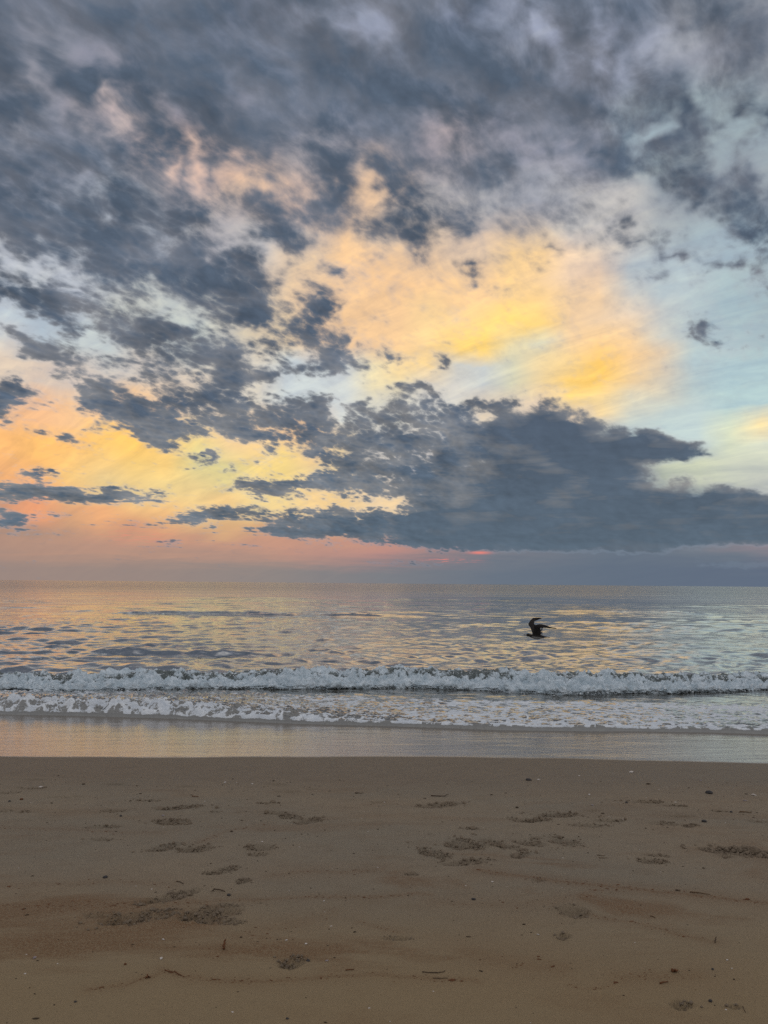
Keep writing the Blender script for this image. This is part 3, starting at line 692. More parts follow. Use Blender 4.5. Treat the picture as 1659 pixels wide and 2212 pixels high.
gl = N.n.new('ShaderNodeBsdfAnisotropic'); N._set(gl.inputs['Color'], (.96, .96, .96)); N._set(gl.inputs['Roughness'], rough); N.l.new(nb, gl.inputs['Normal'])
mw = N.n.new('ShaderNodeMixShader'); N.l.new(N.m('MULTIPLY', wetf, .38), mw.inputs[0]); N.l.new(principled(N, col, rough, nb, spec, ior=1.8), mw.inputs[1]); N.l.new(gl.outputs[0], mw.inputs[2])
finish(N, mw.outputs[0])
# drift lines, measured as thin curves on the ground
DRIFT = [
 ([R_(395,517),R_(480,528),R_(640,545),R_(820,572),R_(1000,590),R_(1200,607),R_(1380,628),R_(1659,662)], .022, 1.0),
 ([R_(850,640),R_(900,600),R_(1000,598)], .03, .6),
 ([L_(0,665),L_(300,672),L_(640,668),L_(840,658),L_(1060,640),L_(1240,634),L_(1400,628),R_(0,634),R_(130,618),R_(200,622)], .018, .75),
 ([R_(200,650),R_(500,668),R_(720,655),R_(900,620)], .05, .5),
 ([R_(870,705),R_(1050,740),R_(1200,775),R_(1260,793),R_(1430,835)], .014, .7),
 ([L_(380,1030),L_(540,1015),L_(640,988),L_(700,970)], .012, .8),
 ([L_(700,955),L_(800,978),L_(1000,998),L_(1170,998),L_(1420,978),L_(1659,972),R_(60,985),R_(400,1000)], .014, .8),
 ([L_(930,880),L_(1000,840),L_(1080,790),L_(1300,735),L_(1440,690)], .05, .5),
 ([L_(1180,535),L_(1330,522),L_(1500,520),L_(1659,505)], .03, .6),
 ([L_(0,323),L_(260,330),L_(430,337),L_(700,348)], .03, .5),
 ([L_(860,390),L_(1000,330),L_(1150,305)], .02, .45),
 ([L_(0,575),L_(250,578),L_(500,562),L_(760,572)], .03, .45),
 ([L_(1550,735),L_(1659,765),R_(60,780)], .02, .5),
 ([R_(380,870),R_(500,905),R_(640,925),R_(760,940)], .06, .7),
 ([R_(1030,985),R_(1200,985),R_(1340,975)], .05, .7),
 ([R_(780,1010),R_(870,1035),R_(960,1030),R_(1010,1005)], .008, .6),
 ([L_(100,680),L_(220,690),L_(420,660)], .06, .5),
]
drift_lines = []
drift = np.zeros(X.shape)
wobx = .03 * fbm(X * 3, Y * 3, 3, .6, 90); woby = .03 * fbm(X * 3, Y * 3, 3, .6, 95)
for pts, wd, val in DRIFT:
    p = np.array(pts); gx, gy = ground(p[:, 0], p[:, 1], .35)
    drift_lines.append((gx, gy, wd, val))
    sel = (Y > gy.min() - .4) & (Y < gy.max() + .4) & (X > gx.min() - .4) & (X < gx.max() + .4)
    xs = X[sel] + wobx[sel]; ys = Y[sel] + woby[sel]; dd = np.full(xs.shape, 9.)
    for a in range(len(gx) - 1):
        ax, ay, bx, by = gx[a], gy[a], gx[a + 1], gy[a + 1]
        t = np.clip(((xs - ax) * (bx - ax) + (ys - ay) * (by - ay)) / ((bx - ax) ** 2 + (by - ay) ** 2), 0, 1)
        dd = np.minimum(dd, np.hypot(xs - ax - t * (bx - ax), (ys - ay - t * (by - ay))))
    drift[sel] = np.maximum(drift[sel], val * (.42 * np.exp(-(dd / (wd * 1.0)) ** 2) + .40 * np.exp(-(dd / (wd * 4.5)) ** 2)))
sand = mesh_np('sand', sandV, grid_faces(len(yrows), len(uu)), sm, attrs={'wet': wet, 'damp': damp, 'churn': PM, 'drift': drift})
tag(sand, kind='structure')

def ground_z(x, y):
    x = np.atleast_1d(np.asarray(x, float)); y = np.atleast_1d(np.asarray(y, float))
    return sand_height(x, y) + print_field(x, y)[0]

# ------------------------------------------------------------------ sea
s_rows = np.concatenate([np.linspace(0, .10, 14), np.geomspace(.11, 4.6, 150), 4.6 * np.geomspace(1.012, 75 / 4.6, 330), 75 * np.geomspace(1.03, 12, 90), 900 * np.geomspace(1.2, 60, 18)])
uc = np.linspace(-.60, .60, 880)
uu = np.concatenate([[-12, -6, -3, -1.8, -1.2, -.9, -.75, -.66], uc, [.66, .75, .9, 1.2, 1.8, 3, 6, 12]])
wr = s_rows + 10.6
X = uu[None, :] * wr[:, None] * 1.02
S = np.repeat(s_rows[:, None], len(uu), 1)
YF = front(X)
YF = YF + (10.6 - YF) * sst(S, 200, 900)
Y = YF + S
rng = np.random.default_rng(5)
dS = np.gradient(s_rows)[:, None]
H = np.zeros(X.shape); DXX = np.zeros(X.shape); DYY = np.zeros(X.shape)
lams = np.geomspace(.22, 13.0, 84)
for i, lam in enumerate(lams):
    th = rng.normal(0, .70 if lam < 1.2 else .45 if lam < 2.4 else .2) ; ph = rng.uniform(0, 6.28)
    kx = math.sin(th) * 2 * math.pi / lam; ky = -math.cos(th) * 2 * math.pi / lam
    amp = lam * (.0098 if lam < 1.1 else .0050 if lam < 2.4 else .0018)
    fade = sst(lam / dS, 2.2, 4.5)
    if not (fade > 0).any(): continue
    r = np.where(fade[:, 0] > 0)[0]; k = r.max() + 1
    g = pn(X[:k] / (lam * 5) + i * 3.1, Y[:k] / (lam * 3.2) - i * 1.7, 300 + i) * .9 + .9
    arg = kx * X[:k] + ky * Y[:k] + ph
    H[:k] += fade[:k] * amp * g * np.sin(arg)
    DYY[:k] += fade[:k] * amp * g * np.cos(arg) * .75 * math.cos(th)
    del g, arg
# calmer slicks and rougher cat's paws
cat = .74 + .95 * fbm(X * .03, Y * .06, 3, .5, 60)
cat = np.clip(cat, .25, 1.6)
calm = cat * (.22 + .78 * sst(S, 3.5, 7))
H *= calm; DYY *= calm
# standing swells seen as dark lines in the photo: (pixel x0,x1,y), height, length
def swell(px0, px1, py, h, ln, wob=.5, seed=1):
    (ax, ay) = ground(px0, py, 0); (bx, by) = ground(px1, py + (px1 - px0) * .0089, 0)
    yc = ay + (by - ay) * (X - ax) / (bx - ax) + wob * fbm(X / (ln * 3), X * 0 + seed, 3, .5, seed)
    t = (Y - yc) / ln
    prof = np.exp(-np.where(t < 0, (t / .30) ** 2, (t / 1.1) ** 2))
    m = (bx - ax) * .12
    env = sst(X, ax - m, ax + m) * (1 - sst(X, bx - m, bx + m)) * (.65 + .6 * fbm(X / (ln * 2.2), X * 0 + 7, 3, .55, seed + 9))
    return h * prof * np.maximum(env, 0)
H += swell(250, 900, 1326, .20, 1.3, 1.6, 201) + swell(-200, 250, 1330, .08, 1.3, 1.2, 204)
H += swell(560, 720, 1367, .09, .8, .4, 207) + swell(60, 560, 1352, .07, 1.0, .8, 209)
H += swell(80, 330, 1408, .12, .6, .3, 211) + swell(230, 560, 1411, .15, .6, .3, 214) + swell(-200, 60, 1406, .07, .6, .3, 217)
H += swell(620, 800, 1427, .06, .5, .2, 219) + swell(360, 560, 1436, .06, .45, .2, 221)
H += swell(1150, 1500, 1322, .18, 2.2, 2, 223) + swell(840, 1200, 1296, .2, 3, 3, 226) + swell(1250, 1620, 1372, .05, 1.0, .8, 229) + swell(1000, 1400, 1418, .05, .6, .3, 231)
H += swell(-200, 700, 1286, .14, 4, 4, 233) + swell(1300, 1800, 1345, .07, 1.6, 1, 236)
# run-up: sheet of water over the sand, thick foaming lip on the left, thin on the right
LIP = (1 - sst(X, -3.6, 1.2))
bz = beach_z(X, YF)
lump = fbm(X * 3.0, Y * 4.2, 4, .58, 31, billow=True); lump2 = fbm(X * 9, Y * 12, 3, .6, 36, billow=True)
thick = .055 + .050 * LIP
edge = np.clip(S / (.022 + .05 * LIP), 0, 1) ** .4
sheet = (bz + thick * edge) * np.exp(-(S / 2.0) ** 2) - .02 * (1 - edge) * (S < .2)
mound = LIP * np.exp(-((S - .30) / .34) ** 2) * (.050 + .11 * np.clip(lump + .35, 0, 1.2)) * sst(S, 0, .16)
second = (1 - LIP) * .026 * np.exp(-((S - .05) / .05) ** 2)
zone = (1 - sst(S, 2.6, 3.6)) * sst(S, .01, .10)
fo_relief = zone * (lump * .022 + lump2 * (.007 + .022 * LIP) + .014 * fbm(X * 1.1, Y * 2.6, 3, .5, 38))
Zs = H + sheet + mound + second + fo_relief
Yd = Y + DYY * sst(S, .3, 1.5)
# foam cover
foam = zone * np.clip(.68 + .08 * sst(X, -1.0, 2.5) - .08 * np.exp(-((X + 4.5) / 3.0) ** 2) + .16 * fbm(X * .5, Y * .9, 3, .5, 52), 0, 1)
foam = np.maximum(foam, LIP * np.exp(-((S - .25) / .42) ** 2) * (.84 + .60 * lump + .60 * lump2))
foam = np.maximum(foam, (.78 + .10 * lump) * np.exp(-(np.maximum(S - .05, 0) / .55) ** 2))
foam = np.maximum(foam, np.exp(-((S - .045) / .055) ** 2) * 1.05 * (.75 + .5 * fbm(X * 2.0, X * 0 + 9, 3, .5, 57)))
foam = foam * sst(S, .004, .016 + .012 * LIP)  # foam left off the front face, putting its shade in as dark water
behind = sst(S, 3.4, 4.2) * (1 - sst(S, 5.2 + 2.2 * (1 - sst(X, -3, 3)), 6.6 + 6.0 * (1 - sst(X, -6, 4))))
foam = np.maximum(foam, behind * np.clip(.42 - .12 * sst(X, 0, 3) + .3 * fbm(X * .35, Y * .6, 3, .5, 58), 0, .62))
streak = np.clip(fbm(X * .05, Y * .16, 4, .6, 61) - .30, 0, 1) * (1 - sst(S, 12, 26)) * .8
foam = np.maximum(foam, streak * sst(S, 4, 6))
turb = 1 - sst(S, 3.5, 14)
um, N = new_mat('sea water')
co = objco(N)
sx, sy, sz = N.sep(co)
fo = attr(N, 'foam'); tb = attr(N, 'turb')
fc = N.v('MULTIPLY', co, (1, 1.35, 0.3))
wv_ = N.v('SCALE', N.v('SUBTRACT', N.noise(fc, 3.2, 4, .6, color=True), (.5, .5, .5)), scale=.34)
fcw = N.v('ADD', fc, wv_)
v1 = N.voronoi(fcw, 3.6, 'DISTANCE_TO_EDGE')
v2 = N.voronoi(fcw, 8.5, 'DISTANCE_TO_EDGE')
fn = N.noise(fcw, 5.0, 8, .66, .3)
net = N.m('MINIMUM', N.m('MULTIPLY', v1, 1.0), N.m('MULTIPLY', N.m('ADD', v2, .05), 1.5))
# pattern value: small near the strands
val = N.m('ADD', N.m('MULTIPLY', net, 1.5), N.m('MULTIPLY', N.m('SUBTRACT', fn, .5), 1.25))
thr = N.rng(fo, 0.0, 1.0, -.56, .47, smooth=False)
fm = N.rng(N.m('SUBTRACT', thr, val), -.02, .10)
fm = N.m('MULTIPLY', fm, N.rng(fo, 0.02, .10))
# ripples
dist = N.v('LENGTH', co)
rp = N.v('MULTIPLY', co, (.55, 1.0, 1))
r1 = N.noise(rp, 5.0, 4, .55, .2); r2 = N.noise(rp, .9, 5, .55, .3); r3 = N.noise(N.v('MULTIPLY', co, (.35, 1, 1)), .16, 6, .55)
h = N.m('ADD', N.m('MULTIPLY', r1, N.m('MULTIPLY', N.rng(dist, 8, 18, .010, .020), N.rng(dist, 22, 50, 1.0, .25))), N.m('MULTIPLY', r2, N.rng(dist, 18, 60, .03, .12)))
h = N.m('ADD', h, N.m('MULTIPLY', r3, N.rng(dist, 50, 300, 0.0, 1.9)))
slick = N.rng(N.noise(N.v('MULTIPLY', co, (.012, .05, 1)), 1.0, 4, .6), .38, .62, .45, 1.15)
h = N.m('MULTIPLY', h, slick)
nw = bump(N, h, 1.0)
wcol = N.mix(tb, (.020, .030, .030), (.075, .070, .056))
water = principled(N, wcol, N.rng(dist, 10, 200, .05, .14), nw, .5, ior=2.0)
fh = N.m('ADD', N.m('MULTIPLY', N.noise(co, 60.0, 4, .65), .008), N.m('MULTIPLY', fn, .022))
nf = bump(N, fh, 1.0)
fcol = N.mix(N.rng(fn, .35, .7), (.62, .66, .71), (.86, .88, .90))
foamsh = principled(N, fcol, .9, nf, .2)
gl = N.n.new('ShaderNodeBsdfAnisotropic'); N._set(gl.inputs['Color'], (.96, .96, .96)); N._set(gl.inputs['Roughness'], .03); N.l.new(nw, gl.inputs['Normal'])
mw = N.n.new('ShaderNodeMixShader'); N.l.new(N.m('MULTIPLY', N.rng(dist, 40, 250, .45, .12), N.rng(dist, 12.0, 17.0, .15, 1.0)), mw.inputs[0]); N.l.new(water, mw.inputs[1]); N.l.new(gl.outputs[0], mw.inputs[2]); water = mw.outputs[0]
mx = N.n.new('ShaderNodeMixShader'); N.l.new(fm, mx.inputs[0]); N.l.new(water, mx.inputs[1]); N.l.new(foamsh, mx.inputs[2])
finish(N, mx.outputs[0])
sea = mesh_np('sea', np.stack([X, Yd, Zs], -1).reshape(-1, 3), grid_faces(len(s_rows), len(uu)), um, attrs={'foam': foam, 'turb': turb})
tag(sea, kind='structure')

# ------------------------------------------------------------------ breaker
FOOT = curve_at([(0,1486),(150,1492),(300,1488),(500,1485),(700,1487),(850,1483),(960,1486),(1100,1493),(1230,1500),(1340,1494),(1450,1496),(1550,1491),(1659,1488)], 0.02)
_cp = np.array([(0,1458),(200,1456),(330,1452),(500,1450),(620,1445),(700,1450),(850,1444),(1000,1449),(1100,1450),(1240,1452),(1400,1458),(1550,1460),(1659,1461)], float)
xs = np.concatenate([np.linspace(-45, -10, 60)[:-1], np.linspace(-10, 10, 1500), np.linspace(10, 45, 60)[1:]])
foot = FOOT(xs) + .16 * fbm(xs * .8, xs * 0, 4, .55, 401)
d = ray(_cp[:, 0], _cp[:, 1]); yc = FOOT(np.array([ground(a, b, .3)[0] for a, b in _cp])) + .62
tt = yc / d[:, 1]; cz = CAM_Z + d[:, 2] * tt; cx_ = d[:, 0] * tt
hc = np.interp(xs, cx_, cz) * .94 * (1 + .22 * fbm(xs * .55, xs * 0 + 1.1, 3, .55, 407))
NV = 128
v = np.linspace(0, 1, NV)[:, None]
ph = np.clip(v / .66, 0, 1) * 118 - 28                     # degrees over the tumbling face
bk = np.clip((v - .66) / .34, 0, 1)
py_ = .60 - .62 * np.cos(np.radians(ph)) - .10 * np.exp(-((ph - 8) / 24) ** 2) + .12 * np.sin(np.radians(ph) * 2) + bk * 1.5
pz_ = ((np.sin(np.radians(ph)) + .40) / 1.40) * (1 - sst(bk, 0, 1)) 
Yb = foot[None, :] + py_
Zb = pz_ * hc[None, :] * 1.0 - .05 * sst(bk, .6, 1) * np.ones_like(foot)[None, :]
Xb = np.repeat(xs[None, :], NV, 0)
def normals(X_, Y_, Z_):
    P_ = np.stack([X_, Y_, Z_], -1)
    a = np.gradient(P_, axis=1); b = np.gradient(P_, axis=0)
    n = np.cross(a, b); n /= np.linalg.norm(n, axis=-1, keepdims=True) + 1e-9
    return n
n = normals(Xb, Yb, Zb)
if n[10, 800, 1] > 0: n = -n
q = np.cumsum(np.hypot(np.diff(np.concatenate([py_[:1], py_], 0), axis=0), np.diff(np.concatenate([pz_[:1], pz_], 0), axis=0) * .4), axis=0) * np.ones_like(Xb)
m = np.sin(np.clip(v / .9, 0, 1) * math.pi) ** .5 
face = 1 - sst(v, .66, .9)
d1 = fbm(Xb * 1.5, q * 2.0, 2, .5, 411, billow=True); d2 = fbm(Xb * 4.2, q * 5.0, 3, .6, 421, billow=True); d3 = fbm(Xb * 15, q * 17, 3, .62, 431)
vert = fbm(Xb * 7.0 + .8 * d1, q * 1.6, 3, .6, 441)
disp = m * (d1 * .12 + (d2 + .1) * .10 * (.35 + .65 * face) + d3 * .060 * (.4 + .6 * face) + vert * .020)
Xb2 = Xb + n[..., 0] * disp; Yb2 = Yb + n[..., 1] * disp; Zb2 = Zb + n[..., 2] * disp
Zb2 += m * .05 * np.clip(fbm(Xb * 6, q * 3, 3, .6, 451), 0, 1) * np.exp(-((v - .60) / .10) ** 2)
body = np.clip(.47 + .55 * face - .95 * sst(v, .30, .56) * (.60 + 1.1 * fbm(Xb * .9, q * 1.2, 3, .5, 461)) + .75 * d2 + .35 * d1 - .9 * sst(v, .68, .80), 0, 1)
bm_, N = new_mat('breaker foam')
co = objco(N)
fo = attr(N, 'foam')
fn = N.noise(N.v('MULTIPLY', co, (1, .7, 1)), 7.0, 8, .68, .3)
fm = N.rng(N.m('ADD', fo, N.m('MULTIPLY', N.m('SUBTRACT', fn, .5), 1.6)), .30, .62)
nf = bump(N, N.m('ADD', N.m('MULTIPLY', fn, .05), N.m('MULTIPLY', N.noise(co, 55.0, 4, .65), .010)), 1.0)
foamsh = principled(N, N.mix(N.rng(fn, .3, .7), (.44, .53, .59), (.76, .83, .88)), .9, nf, .2)
wsh = principled(N, (.150, .172, .170), .35, nf, .5, ior=1.333)
mx = N.n.new('ShaderNodeMixShader'); N.l.new(fm, mx.inputs[0]); N.l.new(wsh, mx.inputs[1]); N.l.new(foamsh, mx.inputs[2])
finish(N, mx.outputs[0])
F = grid_faces(NV, len(xs))[:, ::-1]
brk = mesh_np('breaking_wave', np.stack([Xb2, Yb2, Zb2], -1).reshape(-1, 3), F, bm_, attrs={'foam': body})
tag(brk, 'long low breaker of tumbling white foam rolling in parallel to the beach', 'wave')

# ------------------------------------------------------------------ small things on the sand
def photo_spot(p):
    z = .33
    for _ in range(3):
        gx, gy = ground(*p, z); z = float(ground_z(gx, gy)[0])
    return float(gx), float(gy), z

def simple_mat(name, c0, c1, rough=.8, scale=60, bd=.0015, spec=.3):
    m, N = new_mat(name); co = objco(N)
    n = N.noise(co, scale, 5, .65)
    finish(N, principled(N, N.mix(N.rng(n, .3, .7), c0, c1), rough, bump(N, n, bd), spec))
    return m
M_clod = simple_mat('clod sand', (.235, .182, .130), (.150, .115, .084), .95, 140, .004, .1)
M_stone = simple_mat('dark stone', (.022, .020, .022), (.05, .045, .045), .6, 50)
M_shell = simple_mat('bleached shell', (.62, .57, .52), (.45, .38, .34), .45, 70, .0006)
M_shell2 = simple_mat('mauve shell', (.16, .12, .14), (.42, .36, .34), .4, 70, .0006)
M_twig = simple_mat('driftwood twig', (.045, .028, .018), (.085, .055, .034), .85, 120)
M_reed = simple_mat('reed stalk', (.085, .050, .026), (.15, .092, .048), .8, 120)
M_rust = simple_mat('rusty weed', (.16, .062, .022), (.085, .034, .015), .85, 120)
M_bit = simple_mat('dark drift bits', (.035, .026, .018), (.075, .048, .026), .9, 120)

_t = (1 + 5 ** .5) / 2
ICO_V = np.array([(-1,_t,0),(1,_t,0),(-1,-_t,0),(1,-_t,0),(0,-1,_t),(0,1,_t),(0,-1,-_t),(0,1,-_t),(_t,0,-1),(_t,0,1),(-_t,0,-1),(-_t,0,1)]) / math.sqrt(1 + _t * _t)
ICO_F = np.array([(0,11,5),(0,5,1),(0,1,7),(0,7,10),(0,10,11),(1,5,9),(5,11,4),(11,10,2),(10,7,6),(7,1,8),(3,9,4),(3,4,2),(3,2,6),(3,6,8),(3,8,9),(4,9,5),(2,4,11),(6,2,10),(8,6,7),(9,8,1)])
def subdiv(V, F):
    V = list(map(tuple, V)); cache = {}; out = []
    def mid(a, b):
        k = (min(a, b), max(a, b))
        if k not in cache:
            p = (np.array(V[a]) + np.array(V[b])) / 2; V.append(tuple(p / np.linalg.norm(p))); cache[k] = len(V) - 1
        return cache[k]
    for a, b, c in F:
        ab, bc, ca = mid(a, b), mid(b, c), mid(c, a)
        out += [(a, ab, ca), (b, bc, ab), (c, ca, bc), (ab, bc, ca)]
    return np.array(V), np.array(out)
ICO2_V, ICO2_F = subdiv(ICO_V, ICO_F)
ICO3_V, ICO3_F = subdiv(ICO2_V, ICO2_F)
rs = np.random.default_rng(77)

def scatter(name, P, size, mat, flat=(.6, 1.0), elong=(1, 1), smooth=False, parent=None):
    """many small lumps in one mesh; P (n,3) are spots on the surface"""
    n = len(P)
    V = np.repeat(ICO_V[None], n, 0) * rs.uniform(.62, 1.28, (n, 12, 1))
    sc = np.stack([size * rs.uniform(elong[0], elong[1], n), size, size * rs.uniform(flat[0], flat[1], n)], -1)
    V = V * sc[:, None, :]
    a = rs.uniform(-.6, .6, n) if elong[1] > 1.2 else rs.uniform(0, 6.28, n)
    c, s = np.cos(a)[:, None], np.sin(a)[:, None]
    x = V[..., 0] * c - V[..., 1] * s; y = V[..., 0] * s + V[..., 1] * c
    V = np.stack([x, y, V[..., 2]], -1) + P[:, None, :] + np.array([0, 0, 1.0])[None, None] * (sc[:, None, 2:3] * .35)
    F = (ICO_F[None] + (np.arange(n) * 12)[:, None, None]).reshape(-1, 3)
    return mesh_np(name, V.reshape(-1, 3), F, mat, smooth=smooth, parent=parent)

PRINT_LABELS = {
 0: 'ridge of scuffed sand with a tiny white shell, near the far left edge',
 10: 'wide churned footprint behind another one, left of centre and below the damp strip',
 11: 'ragged churned footprint just in front of a wider one, left of centre',
 13: 'left one of two churned footprints touching each other, centre left of the sand',
 14: 'right one of two touching churned footprints, with crumbs heaped to its right',
 16: 'curved churned footprint with crumbs, left of a fainter print beside it',
 17: 'faint crumbly footprint just to the right of a curved one',
 18: 'round footprint with crumbs at its rim, alone left of the centre of the sand',
 20: 'short crumbly footprint behind the bent twig',
 22: 'long scuffed footprint slanting up to the right, in front of the bent twig',
 24: 'long trail of kicked up crumbs around the left of two deep heel holes',
 27: 'wide fan of kicked up crumbs right of the deepest heel hole',
 30: 'greyish crumbly print near a dark pebble on the rusty sand, low centre',
 38: 'heaped footprint near the top middle, in front of a thin straight stick',
 39: 'dark dug footprint left of a longer heap, right of centre',
 40: 'heaped footprint of loose crumbs, upper right of centre',
 42: 'hooked crumbly footprint, leftmost of a row of prints right of centre',
 43: 'small round crumbly print between a hooked one and a long slanting one',
 44: 'long print slanting down to the right in the middle of the row of prints',
 46: 'slanting print with dark right end, second from the right in the row',
 47: 'broad slanting print with crumbs at its top, rightmost of the row of prints',
 48: 'slanting scuffed print nearest the camera left below the row of prints',
 50: 'flat wide footprint with a ragged upper rim below the row of prints',
 51: 'small dug print below the long slanting one, right of centre',
 57: 'short crumbly double print left of the largest heap at right',
 62: 'largest heap of dug up dark sand, at the right edge of the beach',
 67: 'rough patch of pitted sand in the lower right corner region',
}
clod_rest = []
for i, (gx, gy, z, ln, wd, hd, dep, ch) in enumerate(prints):
    if ch == 0: continue
    k = int((210 if ch == 2 else 90) * ln * wd * 40 * (.5 + .12 * gy)) + 6
    k = min(k, 420)
    r = np.sqrt(rs.uniform(0, 1, k)) * (1.05 if ch == 2 else 1.1); th = rs.uniform(0, 6.28, k)
    if ch == 1: r = np.where(rs.uniform(0, 1, k) < .7, rs.normal(1.05, .12, k), r)
    u = r * np.cos(th) * ln / 2 * 1.08; v_ = r * np.sin(th) * wd / 2
    stray = rs.uniform(0, 1, k) < .10
    u = np.where(stray, u * 1.7, u); v_ = np.where(stray, v_ * 1.5, v_)
    px_ = gx + u * math.cos(hd) - v_ * math.sin(hd); py2 = gy + u * math.sin(hd) + v_ * math.cos(hd)
    keep = fbm(px_ * 13, py2 * 13, 2, .5, 505) > -.05
    if i == 62 or i == 63: keep = keep | True
    px_, py2 = px_[keep], py2[keep]; k = len(px_)
    sz = np.exp(rs.normal(math.log(.0031), .50, k)) * (1 + .07 * gy) * (1.5 if i in (61, 62, 63) else 1.0)
    P3 = np.stack([px_, py2, ground_z(px_, py2)], -1)
    if i in PRINT_LABELS:
        o = bpy.data.objects.new('footprint', None); COL.objects.link(o); o.location = (gx, gy, z); o.empty_display_size = .05
        tag(scatter('crumbs', P3 - np.array([gx, gy, z]), sz, M_clod, (.6, .95), parent=o), kind='stuff')
        tag(o, PRINT_LABELS[i], 'footprint', 'footprints scuffed into the beach')
    else:
        clod_rest.append((P3, sz))
P3 = np.concatenate([a for a, b in clod_rest]); sz = np.concatenate([b for a, b in clod_rest])
tag(scatter('sand_clods', P3, sz, M_clod, (.6, .95)), 'loose crumbs of damp sand round the smaller footprints', 'sand crumbs', kind='stuff')

# crumbs, weed fragments and shell grit strewn over the beach, thicker along the drift lines
n = 2500
gy = np.sqrt(rs.uniform(2.4 ** 2, 7.0 ** 2, n)); gx = rs.uniform(-.58, .58, n) * (gy + .6)
dens = fbm(gx * .9, gy * 1.3, 3, .6, 511) + rs.uniform(-.6, .6, n) > 0
gx, gy = gx[dens], gy[dens]
sz = np.exp(rs.normal(math.log(.0017), .5, len(gx))) * (.7 + .12 * gy)
tag(scatter('beach_debris', np.stack([gx, gy, ground_z(gx, gy)], -1), sz, M_bit, (.4, .8), (1, 2.2)), 'dark specks of drift strewn over the dry sand', 'debris', kind='stuff')
gx = []; gy = []
for lx, ly, wd, val in drift_lines:
    L = np.hypot(np.diff(lx), np.diff(ly)); tot = L.sum(); k = int(tot * 150 * val)
    t = rs.uniform(0, tot, k); c = np.concatenate([[0], np.cumsum(L)])
    gx.append(np.interp(t, c, lx) - .03 * fbm(np.interp(t, c, lx) * 3, np.interp(t, c, ly) * 3, 3, .6, 90) + rs.normal(0, wd * .9, k) * .5)
    gy.append(np.interp(t, c, ly) - .03 * fbm(np.interp(t, c, lx) * 3, np.interp(t, c, ly) * 3, 3, .6, 95) + rs.normal(0, wd * .9, k))
gx = np.concatenate(gx); gy = np.concatenate(gy)
sz = np.exp(rs.normal(math.log(.0013), .5, len(gx)))
tag(scatter('drift_fragments', np.stack([gx, gy, ground_z(gx, gy)], -1), sz, M_rust, (.4, .8), (1, 4.0)), 'rust coloured weed fragments left in thin drift lines', 'drift line', kind='stuff')
n = 130
gy = np.sqrt(rs.uniform(2.4 ** 2, 7.4 ** 2, n)); gx = rs.uniform(-.58, .58, n) * (gy + .6)
tag(scatter('shell_grit', np.stack([gx, gy, ground_z(gx, gy)], -1), np.exp(rs.normal(math.log(.0026), .4, n)), M_shell, (.25, .5), (1, 1.8)), 'pale crumbs of broken shell on the sand', 'shell grit', kind='stuff')

def stone(p, label, r, flat=.5, mat=None, name='stone', cat='stone', ry=.75, seed=0, sink=.25):
    g = np.random.default_rng(seed + 5)
    V = ICO3_V.copy(); k = g.uniform(-1, 1, (3, 3))
    V = V * (1 + .10 * np.sin(V @ k * 2.3 + seed).sum(1, keepdims=True) / 1.5)
    r *= .85; V = V * (r, r * ry, r * flat)
    o = mesh_np(name, V, ICO3_F, mat or M_stone)
    x, y, z = photo_spot(p); o.location = (x, y, z + r * flat * (1 - 2 * sink)); o.rotation_euler = (0, 0, g.uniform(-.5, .5))
    return tag(o, label, cat)
stone(R_(1405,190), 'dark oval stone lying alone on the damp smooth sand at far right', .030, .55, ry=.8, seed=1)
stone(R_(1384,314), 'black rounded pebble right of a smooth shallow footprint at right', .020, .6, seed=2)
stone(R_(1410,1091), 'dark pebble right of the pitted patch, near the bottom right', .0085, .8, seed=3)
stone(R_(1420,953), 'small dark pebble on pale sand, low at right', .0070, .8, seed=4)
stone(R_(387,650), 'dark knobbly clump between two rusty bands, right of centre', .014, .5, seed=5)
stone(L_(455,555), 'dark angular pebble sitting alone left of the long scuffed footprint', .016, .55, seed=6)
stone(L_(1331,916), 'dark pebble beside the greyish print on the rusty patch', .0095, .6, seed=7)
stone(L_(93,218), 'reddish brown pebble near the left edge, upper beach', .015, .6, M_rust, seed=8)
stone(L_(1242,1165), 'tiny black pebble at the very bottom left of the middle', .0065, .6, seed=9)
stone(L_(326,1093), 'small black pebble in the bottom left sand', .0065, .7, seed=10)
stone(L_(541,931), 'tiny reddish pebble on the left part of the rusty stain', .0075, .7, M_rust, seed=11)
stone(L_(989,632), 'dark crumb shaped pebble right of the bent twig', .013, .6, seed=12)
stone(L_(522,290), 'little black pebble left of the ragged churned footprint', .011, .7, seed=13)
stone(R_(1500,272), 'dark pebble left of a thin reed stalk, at right', .013, .6, seed=14)
stone(R_(624,132), 'dark and white lump on the smooth damp sand behind the footprints', .030, .45, seed=15)
stone(R_(1048,231), 'small dark pebble between two heaps on the upper right beach', .013, .6, seed=16)
stone(L_(41,226), 'black pebble at the far left, in front of a scuffed print', .013, .6, seed=17)

